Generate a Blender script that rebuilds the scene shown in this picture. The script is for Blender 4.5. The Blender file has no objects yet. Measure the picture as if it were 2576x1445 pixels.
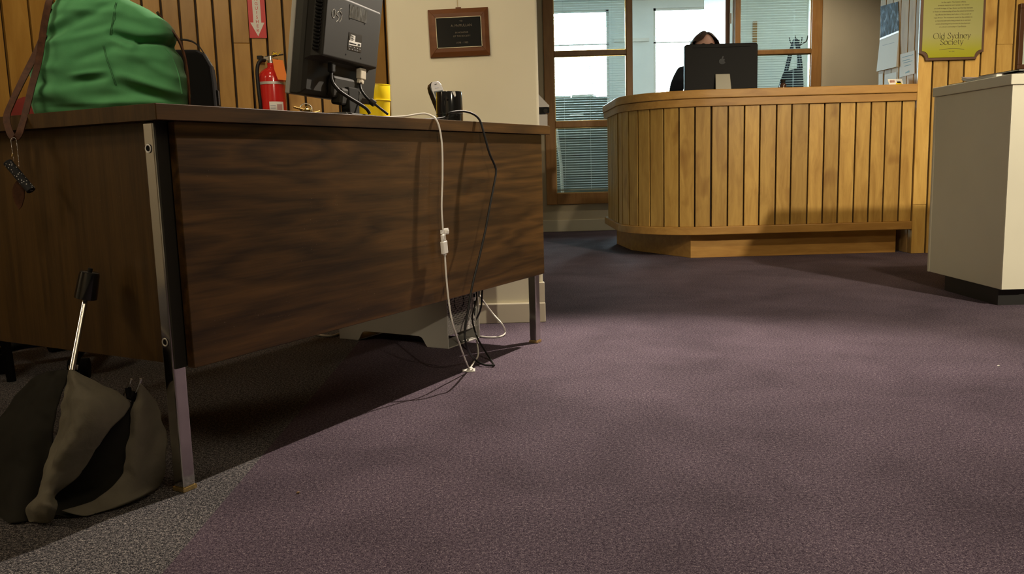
import bpy, bmesh, math, random
import numpy as np
from mathutils import Vector, Matrix, noise
random.seed(7)
sc = bpy.context.scene
COL = sc.collection
V = Vector

# ------------------------------------------------------------------ camera
F, PITCH, ROLL, EYE = 2141.5, .1423, -.0276, V((0, 0, .61))
FW = V((0, math.cos(PITCH), -math.sin(PITCH)))
UP0 = V((0, math.sin(PITCH), math.cos(PITCH)))
RT = V((1, 0, 0)) * math.cos(ROLL) + UP0 * math.sin(ROLL)
UPV = UP0 * math.cos(ROLL) - V((1, 0, 0)) * math.sin(ROLL)
cam = bpy.data.cameras.new('camera')
cam.sensor_width = 36.0
cam.lens = 36.0 * F / 2576
cam.clip_start = .02
cam_o = bpy.data.objects.new('camera', cam)
COL.objects.link(cam_o)
M = Matrix((RT, UPV, -FW)).transposed().to_4x4()
M.translation = EYE
cam_o.matrix_world = M
sc.camera = cam_o

# ------------------------------------------------------------------ world, lights, exposure
sc.view_settings.view_transform = 'Standard'
sc.view_settings.look = 'None'
sc.view_settings.exposure = 0.0
sc.view_settings.gamma = 1.0
sc.view_settings.use_curve_mapping = False
sc.cycles.use_denoising = True
sc.cycles.max_bounces = 7
sc.cycles.diffuse_bounces = 4
sc.cycles.transparent_max_bounces = 12
sc.cycles.sample_clamp_indirect = 6.0
sc.cycles.caustics_reflective = False
sc.cycles.caustics_refractive = False

world = bpy.data.worlds.new('overcast_sky')
sc.world = world
world.use_nodes = True
bg = world.node_tree.nodes['Background']
bg.inputs[0].default_value = (.74, .92, 1.0, 1)
bg.inputs[1].default_value = 55.0

def spot(name, loc, target, power, size, blend, radius, color=(1.0, .80, .55)):
    l = bpy.data.lights.new(name, 'SPOT')
    l.energy = power
    l.spot_size = math.radians(size)
    l.spot_blend = blend
    l.shadow_soft_size = radius
    l.color = color
    o = bpy.data.objects.new(name, l)
    o.location = loc
    o.rotation_euler = (V(target) - V(loc)).to_track_quat('-Z', 'Y').to_euler()
    COL.objects.link(o)
    return o

def area(name, loc, target, power, sx, sy, color=(1.0, .80, .55), portal=False):
    l = bpy.data.lights.new(name, 'AREA')
    l.shape = 'RECTANGLE'
    l.size = sx
    l.size_y = sy
    l.energy = power
    l.color = color
    if portal:
        l.cycles.is_portal = True
    o = bpy.data.objects.new(name, l)
    o.location = loc
    o.rotation_euler = (V(target) - V(loc)).to_track_quat('-Z', 'Y').to_euler()
    COL.objects.link(o)
    return o

WARM = (1.0, .80, .53)
# the track spot beyond the far end of the desk that throws the hard shadows
spot('track_spot_key', (.651, 3.238, 1.85), (.20, 1.70, 0), 262, 96, .6, .012, (1.0, .86, .70))
# other track heads of the room and added fill lights, above the frame
spot('track_spot_wall', (-.9, .5, 2.45), (-.25, 3.27, .95), 95, 75, .8, .25, (1.0, .84, .60))
spot('track_spot_plaque', (2.3, -2.4, 2.45), (.10, 3.28, .55), 330, 22, .6, .05, (1.0, .86, .64))
spot('track_spot_side', (-3.3, .9, 2.2), (-.9, 2.0, .45), 62, 60, .8, .35, WARM)
spot('fill_spot_boards', (-.9, 2.3, 2.45), (-1.2, 3.4, 1.0), 27, 95, .8, .06, WARM)  # added fill for the left plank wall, no known fixture
spot('fill_spot_counter', (1.9, 2.7, 2.45), (1.8, 5.25, .75), 92, 80, .9, .06, WARM)  # fill light put in to brighten the counter boards
spot('fill_spot_sign', (2.9, 3.7, 2.45), (2.95, 5.25, 1.15), 62, 85, .9, .05, WARM)  # fill light put in for the right plank wall and its sign
spot('track_spot_cabinet', (2.75, .6, 2.45), (2.4, 3.3, .5), 540, 60, .8, .06, (1.0, .87, .66))
spot('fill_spot_left_wall', (-2.7, .8, 2.45), (-4.0, .9, 1.15), 85, 105, .8, .08, (1.0, .86, .66))  # added wall wash, gives the chrome leg something bright to mirror
spot('fill_spot_rear', (-1.6, -1.2, 2.45), (-2.0, -3.0, 1.2), 90, 100, .8, .08, WARM)  # added to lighten the rear wall for reflections and warm ambient fill
spot('fill_spot_reception', (2.35, 6.75, 2.5), (2.5, 7.2, .8), 60, 120, .8, .10, (1.0, .86, .64))  # added lamp that brightens the beige wall behind the counter
area('fill_panel', (.7, .4, 2.52), (.7, .4, 0), 12, 1.2, 1.2, WARM)  # soft overhead fill, added to lift the front room
area('office_window_portal_1', (.95, 11.12, 1.75), (.95, 0, 1.75), 1, 1.3, 1.7, portal=True)
area('office_window_portal_2', (2.21, 11.12, 1.75), (2.21, 0, 1.75), 1, .9, 1.7, portal=True)
area('office_window_portal_3', (4.48, 11.12, 1.75), (4.48, 0, 1.75), 1, 1.1, 1.7, portal=True)

# ------------------------------------------------------------------ helpers
def ray(x, y):
    return FW + RT * ((x - 1288) / F) - UPV * ((y - 722.5) / F)
def atY(x, y, Y):                      # the point at depth Y seen along this sight line of the survey
    r = ray(x, y)
    return EYE + r * (Y / r.y)
def atX(x, y, X):
    r = ray(x, y)
    return EYE + r * (X / r.x)
def atZ(x, y, Z):
    r = ray(x, y)
    return EYE + r * ((Z - EYE.z) / r.z)
def onplane(x, y, n, p):
    r = ray(x, y)
    return EYE + r * ((V(p) - EYE).dot(n) / r.dot(n))

def cr(pts, n):
    """Catmull-Rom through pts, n samples per span"""
    P = [V(p) for p in pts]
    out = []
    for i in range(len(P) - 1):
        a = P[max(i - 1, 0)]; b = P[i]; c = P[i + 1]; d = P[min(i + 2, len(P) - 1)]
        for k in range(n):
            t = k / n
            out.append(.5 * ((2 * b) + (c - a) * t + (2 * a - 5 * b + 4 * c - d) * t * t + (3 * b - a - 3 * c + d) * t ** 3))
    out.append(P[-1])
    return out

class G:
    def __init__(s):
        s.v = []; s.f = []; s.m = []
    def add(s, vs, fs, mi=0):
        o = len(s.v)
        s.v += [tuple(v) for v in vs]
        s.f += [tuple(i + o for i in f) for f in fs]
        s.m += [mi] * len(fs)
        return s
    def box(s, x0, x1, y0, y1, z0, z1, mi=0):
        vs = [(x, y, z) for z in (z0, z1) for y in (y0, y1) for x in (x0, x1)]
        return s.add(vs, [(0, 2, 3, 1), (4, 5, 7, 6), (0, 1, 5, 4), (2, 6, 7, 3), (0, 4, 6, 2), (1, 3, 7, 5)], mi)
    def obox(s, c, ax, ay, az, mi=0):
        c = V(c); ax = V(ax); ay = V(ay); az = V(az)
        vs = [c + ax * i + ay * j + az * k for k in (-1, 1) for j in (-1, 1) for i in (-1, 1)]
        return s.add(vs, [(0, 2, 3, 1), (4, 5, 7, 6), (0, 1, 5, 4), (2, 6, 7, 3), (0, 4, 6, 2), (1, 3, 7, 5)], mi)
    def tube(s, pts, r, n=8, mi=0, caps=True):
        P = [V(p) for p in pts]
        R = r if isinstance(r, (list, tuple)) else [r] * len(P)
        vs = []
        prev = None
        for i, p in enumerate(P):
            t = (P[min(i + 1, len(P) - 1)] - P[max(i - 1, 0)])
            t = t.normalized() if t.length > 1e-9 else V((0, 0, 1))
            if prev is None:
                a = t.orthogonal().normalized()
            else:
                a = (prev - t * prev.dot(t))
                a = a.normalized() if a.length > 1e-6 else t.orthogonal().normalized()
            prev = a
            b = t.cross(a)
            for k in range(n):
                q = 2 * math.pi * k / n
                vs.append(p + (a * math.cos(q) + b * math.sin(q)) * R[i])
        fs = []
        for i in range(len(P) - 1):
            for k in range(n):
                fs.append((i * n + k, i * n + (k + 1) % n, (i + 1) * n + (k + 1) % n, (i + 1) * n + k))
        if caps:
            fs.append(tuple(range(n - 1, -1, -1)))
            fs.append(tuple((len(P) - 1) * n + k for k in range(n)))
        return s.add(vs, fs, mi)
    def cyl(s, p0, p1, r0, r1=None, n=20, mi=0):
        return s.tube([p0, p1], [r0, r0 if r1 is None else r1], n, mi)
    def lathe(s, prof, n=28, c=(0, 0, 0), mi=0, sx=1, sy=1, cap0=False, cap1=False):
        vs = []
        for r, z in prof:
            for k in range(n):
                q = 2 * math.pi * k / n
                vs.append((c[0] + r * sx * math.cos(q), c[1] + r * sy * math.sin(q), c[2] + z))
        fs = [(i * n + k, i * n + (k + 1) % n, (i + 1) * n + (k + 1) % n, (i + 1) * n + k) for i in range(len(prof) - 1) for k in range(n)]
        if cap0: fs.append(tuple(range(n - 1, -1, -1)))
        if cap1: fs.append(tuple((len(prof) - 1) * n + k for k in range(n)))
        return s.add(vs, fs, mi)
    def prism(s, poly, z0, z1, mi=0, fn=None):
        """poly: list of 2D points (ccw); fn maps (a,b,h) to 3D"""
        fn = fn or (lambda a, b, h: (a, b, h))
        n = len(poly)
        vs = [fn(a, b, z0) for a, b in poly] + [fn(a, b, z1) for a, b in poly]
        fs = [tuple(range(n - 1, -1, -1)), tuple(range(n, 2 * n))]
        fs += [(k, (k + 1) % n, n + (k + 1) % n, n + k) for k in range(n)]
        return s.add(vs, fs, mi)
    def strip(s, outer, inner, z0, z1, mi=0):
        """solid band between two equally long plan polylines"""
        n = len(outer)
        vs = []
        for (a, b), (c, d) in zip(outer, inner):
            vs += [(a, b, z0), (c, d, z0), (a, b, z1), (c, d, z1)]
        fs = []
        for i in range(n - 1):
            o = 4 * i; p = o + 4
            fs += [(o, o + 2, p + 2, p), (o + 1, p + 1, p + 3, o + 3), (o + 2, o + 3, p + 3, p + 2), (o, p, p + 1, o + 1)]
        fs += [(0, 1, 3, 2), (4 * n - 4, 4 * n - 2, 4 * n - 1, 4 * n - 3)]
        return s.add(vs, fs, mi)
    def grid(s, rows, mi=0, wrap=False):
        n = len(rows[0])
        vs = [p for r in rows for p in r]
        fs = []
        for i in range(len(rows) - 1):
            for k in range(n if wrap else n - 1):
                k2 = (k + 1) % n
                fs.append((i * n + k, i * n + k2, (i + 1) * n + k2, (i + 1) * n + k))
        return s.add(vs, fs, mi)
    def ribbon(s, pts, width, thick, side, mi=0):
        """flat strap along pts: width along the vector 'side' made normal to the path"""
        P = [V(p) for p in pts]
        rows = []
        for i, p in enumerate(P):
            t = (P[min(i + 1, len(P) - 1)] - P[max(i - 1, 0)]).normalized()
            sd = V(side) - t * V(side).dot(t)
            sd.normalize()
            nn = t.cross(sd)
            rows.append([p - sd * width / 2 - nn * thick / 2, p + sd * width / 2 - nn * thick / 2, p + sd * width / 2 + nn * thick / 2, p - sd * width / 2 + nn * thick / 2])
        o = len(s.v)
        s.grid(rows, mi, wrap=True)
        n = len(rows)
        s.f += [(o, o + 3, o + 2, o + 1), (o + 4 * n - 4, o + 4 * n - 3, o + 4 * n - 2, o + 4 * n - 1)]
        s.m += [mi, mi]
        return s
    def flip(s):
        s.v = [(x, -y, z) for x, y, z in s.v]
        return s
    def build(s, name, mats, parent=None, smooth=None, bevel=0, segs=2, loc=None, fix=True):
        me = bpy.data.meshes.new(name)
        me.from_pydata(s.v, [], s.f)
        mats = mats if isinstance(mats, (list, tuple)) else [mats]
        for m in mats: me.materials.append(m)
        me.polygons.foreach_set('material_index', s.m)
        if fix:
            bm = bmesh.new(); bm.from_mesh(me)
            bmesh.ops.recalc_face_normals(bm, faces=bm.faces)
            bm.to_mesh(me); bm.free()
        if smooth is not None:
            me.polygons.foreach_set('use_smooth', [True] * len(me.polygons))
            me.set_sharp_from_angle(angle=math.radians(smooth))
        me.update()
        o = bpy.data.objects.new(name, me)
        COL.objects.link(o)
        if parent is not None: o.parent = parent
        if loc is not None: o.location = loc
        if bevel:
            b = o.modifiers.new('bevel', 'BEVEL')
            b.width = bevel; b.segments = segs; b.limit_method = 'ANGLE'; b.angle_limit = math.radians(40)
            b.harden_normals = False
        return o

def box(name, m, parent, *a, bevel=0, **k):
    return G().box(*a).build(name, m, parent, bevel=bevel, **k)

def thing(name, label, cat, loc=(0, 0, 0), rotz=0, group=None, quat=None):
    o = bpy.data.objects.new(name, None)
    COL.objects.link(o)
    o.empty_display_size = .05
    o.location = loc
    if quat is not None:
        o.rotation_mode = 'QUATERNION'; o.rotation_quaternion = quat
    else:
        o.rotation_euler = (0, 0, rotz)
    o['label'] = label; o['category'] = cat
    if group: o['group'] = group
    return o

def tag(o, label, cat, group=None, kind=None):
    o['label'] = label; o['category'] = cat
    if group: o['group'] = group
    if kind: o['kind'] = kind
    return o

def structure(o, label, cat):
    return tag(o, label, cat, kind='structure')

def basis(X, Y, Z):
    return Matrix((V(X), V(Y), V(Z))).transposed().to_quaternion()

def text_mesh(txt, size, align='CENTER', extrude=.0004, spacing=1.0, line=1.0):
    c = bpy.data.curves.new('t', 'FONT')
    c.body = txt; c.size = size; c.align_x = align; c.extrude = extrude
    c.space_character = spacing; c.space_line = line
    c.resolution_u = 2
    o = bpy.data.objects.new('t', c)
    COL.objects.link(o)
    dg = bpy.context.evaluated_depsgraph_get()
    me = bpy.data.meshes.new_from_object(o.evaluated_get(dg))
    bpy.data.objects.remove(o); bpy.data.curves.remove(c)
    return me

def text(name, txt, size, m, parent, loc, X, Y, **k):
    me = text_mesh(txt, size, **k)
    me.name = name
    me.materials.clear(); me.materials.append(m)
    o = bpy.data.objects.new(name, me)
    COL.objects.link(o)
    o.parent = parent
    Xv = V(X).normalized(); Yv = V(Y).normalized()
    mm = Matrix((Xv, Yv, Xv.cross(Yv))).transposed().to_4x4()
    mm.translation = V(loc)
    o.matrix_local = mm
    return o

# ------------------------------------------------------------------ materials
MATS = {}
def mat(name, col, rough=.5, metal=0.0, spec=.5, coat=0.0, sheen=0.0):
    if name in MATS: return MATS[name]
    m = bpy.data.materials.new(name)
    m.use_nodes = True
    b = m.node_tree.nodes['Principled BSDF']
    b.inputs['Base Color'].default_value = (*col, 1)
    b.inputs['Roughness'].default_value = rough
    b.inputs['Metallic'].default_value = metal
    b.inputs['Specular IOR Level'].default_value = spec
    b.inputs['Coat Weight'].default_value = coat
    b.inputs['Sheen Weight'].default_value = sheen
    MATS[name] = m
    return m

class N:
    """small node-building helper"""
    def __init__(s, m):
        s.t = m.node_tree; s.b = s.t.nodes['Principled BSDF']
    def n(s, kind, **props):
        nd = s.t.nodes.new(kind)
        for k, v in props.items(): setattr(nd, k, v)
        return nd
    def l(s, a, b): s.t.links.new(a, b)
    def coord(s, scale=(1, 1, 1), loc=(0, 0, 0), kind='Object', rot=(0, 0, 0)):
        tc = s.n('ShaderNodeTexCoord'); mp = s.n('ShaderNodeMapping')
        mp.inputs['Scale'].default_value = scale; mp.inputs['Location'].default_value = loc
        mp.inputs['Rotation'].default_value = rot
        s.l(tc.outputs[kind], mp.inputs['Vector'])
        return mp.outputs['Vector']
    def noise(s, vec, scale, detail=4, rough=.55, dist=0):
        nd = s.n('ShaderNodeTexNoise')
        nd.inputs['Scale'].default_value = scale; nd.inputs['Detail'].default_value = detail
        nd.inputs['Roughness'].default_value = rough; nd.inputs['Distortion'].default_value = dist
        s.l(vec, nd.inputs['Vector'])
        return nd.outputs['Fac']
    def ramp(s, fac, stops):
        r = s.n('ShaderNodeValToRGB')
        e = r.color_ramp.elements
        while len(e) > 1: e.remove(e[-1])
        e[0].position = stops[0][0]; e[0].color = (*stops[0][1], 1)
        for p, c in stops[1:]:
            x = e.new(p); x.color = (*c, 1)
        s.l(fac, r.inputs['Fac'])
        return r.outputs['Color']
    def mix(s, fac, a, b, mode='MIX'):
        x = s.n('ShaderNodeMix', data_type='RGBA', blend_type=mode)
        for inp, val in ((x.inputs[0], fac), (x.inputs[6], a), (x.inputs[7], b)):
            if hasattr(val, 'links') or hasattr(val, 'is_linked'): s.l(val, inp)
            elif isinstance(val, (int, float)): inp.default_value = val
            else: inp.default_value = (*val, 1)
        return x.outputs[2]
    def math(s, op, a, b=None):
        x = s.n('ShaderNodeMath', operation=op)
        for i, val in enumerate((a, b)):
            if val is None: continue
            if hasattr(val, 'is_linked'): s.l(val, x.inputs[i])
            else: x.inputs[i].default_value = val
        return x.outputs[0]
    def bump(s, h, strength, dist=.002):
        b = s.n('ShaderNodeBump')
        b.inputs['Strength'].default_value = strength; b.inputs['Distance'].default_value = dist
        s.l(h, b.inputs['Height']); s.l(b.outputs['Normal'], s.b.inputs['Normal'])
    def color(s, c): s.l(c, s.b.inputs['Base Color'])

def carpet(name, stops, mottle):
    m = mat(name, (.1, .1, .1), .95, spec=.1, sheen=0.0)
    k = N(m)
    v = k.coord()
    fine = k.noise(v, 420, 2, .6)
    mid = k.noise(v, 150, 3, .7)
    f = k.math('ADD', k.math('MULTIPLY', fine, .6), k.math('MULTIPLY', mid, .4))
    c = k.ramp(f, stops)
    big = k.noise(v, 2.6, 4, .6, .4)
    c2 = k.mix(1.0, c, k.ramp(big, [(.3, (1 - mottle,) * 3), (.7, (1 + mottle * .6,) * 3)]), 'MULTIPLY')
    k.color(c2)
    k.bump(k.math('ADD', fine, mid), .55, .004)
    return m
M_PURPLE = carpet('carpet_purple', [(.38, (.028, .018, .030)), (.47, (.082, .060, .084)), (.55, (.136, .104, .130)), (.65, (.34, .28, .30))], .28)
M_GREY = carpet('carpet_grey', [(.40, (.010, .010, .013)), (.48, (.060, .059, .066)), (.54, (.17, .16, .165)), (.63, (.46, .42, .39))], .18)

def walnut(name, axis):
    """dark walnut laminate, grain along the given object axis (0 or 2)"""
    m = mat(name, (.06, .03, .012), .36, spec=.42)
    k = N(m)
    ax = (.85, 7.0, 7.0) if axis == 0 else (3.6, 3.6, .40)
    v = k.coord(ax, (.3, .7, 1.9))
    field = k.noise(v, 1.0, 3, .48, .35)
    rings = k.math('PINGPONG', k.math('MULTIPLY', field, 9.0 if axis == 0 else 7.0), .5)
    rings = k.math('MULTIPLY', rings, 2.0)
    fs = (9, 240, 240) if axis == 0 else (240, 240, 9)
    fibre = k.noise(k.coord(fs), 1.0, 5, .7)
    fs2 = (2.6, 62, 62) if axis == 0 else (62, 62, 2.6)
    streak = k.noise(k.coord(fs2, (1, 2, 3)), 1.0, 4, .6, .3)
    f = k.math('ADD', k.math('MULTIPLY', rings, .20 if axis == 0 else .12), k.math('ADD', k.math('MULTIPLY', streak, .50), k.math('MULTIPLY', fibre, .32)))
    if axis == 0:
        st = [(.34, (.030, .0155, .0058)), (.46, (.054, .0275, .0090)), (.56, (.080, .040, .0122)), (.70, (.122, .059, .0170))]
    else:
        st = [(.28, (.036, .0195, .0078)), (.42, (.058, .0315, .0110)), (.54, (.084, .0455, .0145)), (.70, (.114, .061, .018))]
    c = k.ramp(f, st)
    # a few pale scuffs on the laminate
    vn = k.noise(k.coord((1, 1, 1)), 260, 2, .7)
    patch = k.noise(k.coord((1, 1, 1), (3.1, .4, 2.2)), 6.5, 1, .4)
    sc2 = k.math('MULTIPLY', k.math('GREATER_THAN', vn, .705), k.math('GREATER_THAN', patch, .60))
    c = k.mix(k.math('MULTIPLY', sc2, .45 if axis == 0 else .15), c, (.45, .36, .28))
    k.color(c)
    k.bump(fibre, .06, .0006)
    return m
M_WAL_X = walnut('walnut_laminate_long', 0)
M_WAL_Z = walnut('walnut_laminate_upright', 2)

def birch(name, base, hi, knots=.5, axis=2, rough=.38):
    m = mat(name, base, rough, spec=.45)
    k = N(m)
    oi = k.n('ShaderNodeObjectInfo')
    tc = k.n('ShaderNodeTexCoord')
    add = k.n('ShaderNodeVectorMath', operation='MULTIPLY_ADD')
    cmb = k.n('ShaderNodeCombineXYZ')
    for i in range(3): k.l(oi.outputs['Random'], cmb.inputs[i])
    k.l(cmb.outputs[0], add.inputs[0]); add.inputs[1].default_value = (37, 51, 43); k.l(tc.outputs['Object'], add.inputs[2])
    mp = k.n('ShaderNodeMapping')
    mp.inputs['Scale'].default_value = (1, 1, .16) if axis == 2 else (.16, 1, 1)
    k.l(add.outputs[0], mp.inputs['Vector'])
    g = k.noise(mp.outputs[0], 26, 4, .6, .6)
    mp2 = k.n('ShaderNodeMapping')
    mp2.inputs['Scale'].default_value = (1, 1, .55) if axis == 2 else (.55, 1, 1)
    k.l(add.outputs[0], mp2.inputs['Vector'])
    kn = k.noise(mp2.outputs[0], 7.5, 2, .5, .3)
    c = k.ramp(g, [(.30, base), (.70, hi)])
    dark = tuple(x * y for x, y in zip(base, (.60, .47, .38)))
    c = k.mix(k.math('MULTIPLY', k.math('MULTIPLY', k.math('MAXIMUM', k.math('SUBTRACT', kn, .60), 0), 5.0), knots), c, dark)
    lum = k.n('ShaderNodeMapRange')
    lum.inputs[3].default_value = .80; lum.inputs[4].default_value = 1.16
    k.l(oi.outputs['Random'], lum.inputs[0])
    hsv = k.n('ShaderNodeHueSaturation')
    k.l(lum.outputs[0], hsv.inputs['Value']); k.l(c, hsv.inputs['Color'])
    k.color(hsv.outputs[0])
    k.bump(g, .05, .0006)
    return m
M_BIRCH = birch('birch_counter', (.35, .192, .042), (.53, .325, .082), .85)
M_BIRCH_TRIM = birch('birch_trim', (.34, .172, .040), (.46, .255, .066), .3, axis=0)
M_PINE_L = birch('plank_wall_left', (.36, .188, .034), (.47, .265, .058), .45)
M_PINE_R = birch('plank_wall_right', (.46, .265, .060), (.61, .385, .105), .7)
M_PINE_RET = birch('plank_wall_return', (.40, .24, .085), (.54, .345, .13), .4, rough=.62)
M_PINE_RET.node_tree.nodes['Principled BSDF'].inputs['Specular IOR Level'].default_value = .2
M_FRAME = birch('office_frame_wood', (.27, .125, .036), (.36, .18, .054), .3)
M_GAP = mat('dark_groove', (.030, .016, .006), .8)

def plaster(name, col, rough=.7, bump=.08):
    m = mat(name, col, rough, spec=.3)
    k = N(m)
    v = k.coord()
    b = k.noise(v, 3, 3, .5)
    k.color(k.ramp(b, [(.3, tuple(x * .96 for x in col)), (.7, tuple(min(1, x * 1.03) for x in col))]))
    k.bump(k.noise(v, 180, 2, .5), bump, .001)
    return m
M_CREAM = plaster('cream_paint', (.74, .695, .53))
M_BEIGE = plaster('beige_paint', (.58, .50, .36))
M_WHITE = plaster('white_paint', (.76, .76, .74))
M_CEIL = plaster('ceiling_paint', (.66, .64, .60))
M_TAUPE = plaster('cabinet_paint', (.69, .66, .53), .5, .03)
M_OFFICE = plaster('office_paint', (.86, .88, .88))
M_BASE = mat('gloss_trim_paint', (.66, .60, .46), .35)
M_CHROME = mat('chrome', (.78, .76, .73), .10, 1.0)
k = N(M_CHROME); v_ = k.coord((1, 1, .35)); k.l(k.math('ADD', k.math('MULTIPLY', k.noise(v_, 14, 4, .6), .22), .02), k.b.inputs['Roughness'])
M_STEEL = mat('bright_steel', (.70, .69, .66), .22, 1.0)
M_ALU = mat('brushed_aluminium', (.56, .54, .49), .42, .35)
M_BLACK = mat('black_plastic', (.012, .0115, .011), .5, spec=.3)
M_BLACKG = mat('black_gloss', (.012, .012, .012), .12, coat=.4)
M_BLACKM = mat('matt_black', (.006, .0055, .0055), .85, spec=.12)
M_DARKGREY = mat('dark_grey_plastic', (.026, .024, .019), .6, spec=.3)
M_RUBBER = mat('black_rubber_cable', (.010, .010, .010), .5, spec=.3)
M_WCABLE = mat('white_cable', (.72, .69, .63), .4)
M_WPLASTIC = mat('white_plastic', (.78, .76, .72), .3)
M_YELLOW = mat('yellow_plastic', (.82, .62, .012), .35)
M_RED = mat('red_gloss_paint', (.58, .022, .018), .18, coat=.5)
M_REDSIGN = mat('red_vinyl', (.60, .03, .03), .35)
M_ORANGE = mat('orange_card', (.86, .22, .015), .6)
M_PAPER = mat('white_paper', (.78, .76, .70), .7)
M_BRASS = mat('brass_line', (.80, .60, .26), .25, .9)
M_LEATHER = mat('brown_leather', (.105, .036, .014), .55, spec=.25)
k = N(M_LEATHER); f_ = k.noise(k.coord(), 60, 4, .6); k.color(k.ramp(f_, [(.3, (.050, .018, .008)), (.7, (.115, .045, .019))])); k.bump(f_, .2, .001)
M_GREEN = mat('green_canvas', (.060, .260, .085), .85, spec=.15, sheen=.15)
k = N(M_GREEN); f_ = k.noise(k.coord(), 900, 2, .5); g_ = k.noise(k.coord(), 9, 4, .6)
k.color(k.ramp(g_, [(.3, (.072, .270, .106)), (.7, (.106, .355, .145))])); k.bump(f_, .25, .0008)
M_SEAM = mat('green_seam_thread', (.034, .14, .050), .9)
M_UMB = mat('grey_umbrella_cloth', (.135, .120, .088), .7, spec=.25)
k = N(M_UMB); g_ = k.noise(k.coord(), 7, 5, .65, .6); k.color(k.ramp(g_, [(.3, (.135, .124, .094)), (.7, (.220, .202, .155))])); k.bump(k.noise(k.coord(), 26, 4, .6, .8), .35, .006)
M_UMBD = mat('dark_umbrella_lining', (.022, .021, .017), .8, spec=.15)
M_REDCLOTH = mat('dark_red_cloth', (.20, .022, .016), .9)
M_SKIN = mat('skin', (.66, .38, .30), .5)
M_HAIR = mat('brown_hair', (.060, .030, .018), .5)
k = N(M_HAIR); f_ = k.noise(k.coord((1, 1, .25)), 160, 3, .6); k.color(k.ramp(f_, [(.3, (.030, .015, .009)), (.7, (.100, .052, .030))])); k.bump(f_, .5, .003)
M_NAVY = mat('navy_knit', (.012, .016, .028), .9)
M_EYE = mat('eye_white', (.8, .8, .78), .2)
M_LIP = mat('lip', (.42, .14, .12), .5)
M_BLUE = mat('blue_cable', (.010, .035, .21), .4)
M_PLAQUE = birch('plaque_walnut', (.125, .042, .012), (.20, .075, .022), .3, axis=0, rough=.3)
M_SLAT = mat('blind_slat', (.74, .78, .78), .4)
M_DKWOOD = birch('door_dark_wood', (.10, .045, .022), (.15, .07, .034), .3)
M_PLINTH = mat('black_plinth', (.014, .013, .012), .55)
M_CREAMLINE = mat('cream_print', (.62, .55, .36), .5)
M_INK = mat('dark_ink', (.075, .050, .022), .7)
M_FAINT = mat('faint_gold_print', (.11, .085, .045), .5)
M_GREYPRINT = mat('grey_print', (.40, .42, .46), .7)
M_BLUEPRINT = mat('blue_print', (.16, .30, .36), .7)
M_OFFCAB = mat('grey_green_metal', (.10, .125, .115), .5)

def glass_mat():
    m = bpy.data.materials.new('window_glass')
    m.use_nodes = True
    t = m.node_tree
    t.nodes.clear()
    out = t.nodes.new('ShaderNodeOutputMaterial'); mx = t.nodes.new('ShaderNodeMixShader')
    tr = t.nodes.new('ShaderNodeBsdfTransparent'); gl = t.nodes.new('ShaderNodeBsdfGlossy'); fr = t.nodes.new('ShaderNodeFresnel')
    tr.inputs[0].default_value = (.93, .97, .96, 1); gl.inputs['Roughness'].default_value = .0
    fr.inputs['IOR'].default_value = 1.5
    t.links.new(fr.outputs[0], mx.inputs[0]); t.links.new(tr.outputs[0], mx.inputs[1]); t.links.new(gl.outputs[0], mx.inputs[2])
    t.links.new(mx.outputs[0], out.inputs[0])
    return m
M_GLASS = glass_mat()

# ================================================================== SETTING
ZC = 2.6
XB = -.552                      # seam between grey and purple carpet
structure(box('floor', M_PURPLE, None, XB, 6.0, -3.0, 11.2, -.05, 0), 'purple cut pile carpet over most of the floor', 'floor')
structure(box('floor', M_GREY, None, -4.0, XB, -3.0, 11.2, -.05, 0), 'speckled grey carpet strip along the left under the desk', 'floor')
structure(box('ceiling', M_CEIL, None, -4.0, 6.0, -3.0, 7.7, ZC, ZC + .1), 'flat pale ceiling above the front room', 'ceiling')
structure(box('ceiling', M_OFFICE, None, -1.0, 6.0, 7.7, 11.2, ZC, ZC + .1), 'flat white ceiling of the back office', 'ceiling')
structure(box('wall_front', M_BEIGE, None, -4.0, 6.0, -3.1, -3.0, 0, ZC), 'plain wall behind the viewer', 'wall')
structure(box('wall_left_side', M_BEIGE, None, -4.1, -4.0, -3.0, 7.72, 0, ZC), 'plain side wall out of view on the left', 'wall')
structure(box('wall_right_side', M_BEIGE, None, 6.0, 6.1, -3.0, 11.2, 0, ZC), 'plain side wall out of view on the right', 'wall')

def plank_wall(name, label, P, Q, z1, gaps, m, thick=.016, back=.10, gw=.0085, joints=(), b0=0):
    """dark backing from P to Q (plan) with separate upright planks proud of it, facing the right-hand side of P->Q"""
    P = V((P[0], P[1], 0)); Q = V((Q[0], Q[1], 0))
    d = (Q - P).normalized(); L = (Q - P).length
    ang = math.atan2(d.y, d.x)
    b = G().box(b0, L, thick, thick + back, 0, z1).build(name, M_GAP)
    b.location = P; b.rotation_euler = (0, 0, ang)
    structure(b, label, 'wall')
    xs = [0] + list(gaps) + [L]
    for i in range(len(xs) - 1):
        a = xs[i] + (gw / 2 if i else 0); c = xs[i + 1] - (gw / 2 if i < len(xs) - 2 else 0)
        if c - a < .004: continue
        cuts = [0.0] + sorted(z for (n, z) in joints if n == i) + [z1 - .001]
        for j in range(len(cuts) - 1):
            dz = .0008 if j else 0
            pr = G().box(-(c - a) / 2, (c - a) / 2, 0, thick + .001, cuts[j] + dz, cuts[j + 1] - dz).build('plank', m, b, bevel=.0015, segs=1)
            pr.location = ((a + c) / 2, random.uniform(-.0008, .0008), 0)
    return b

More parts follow.
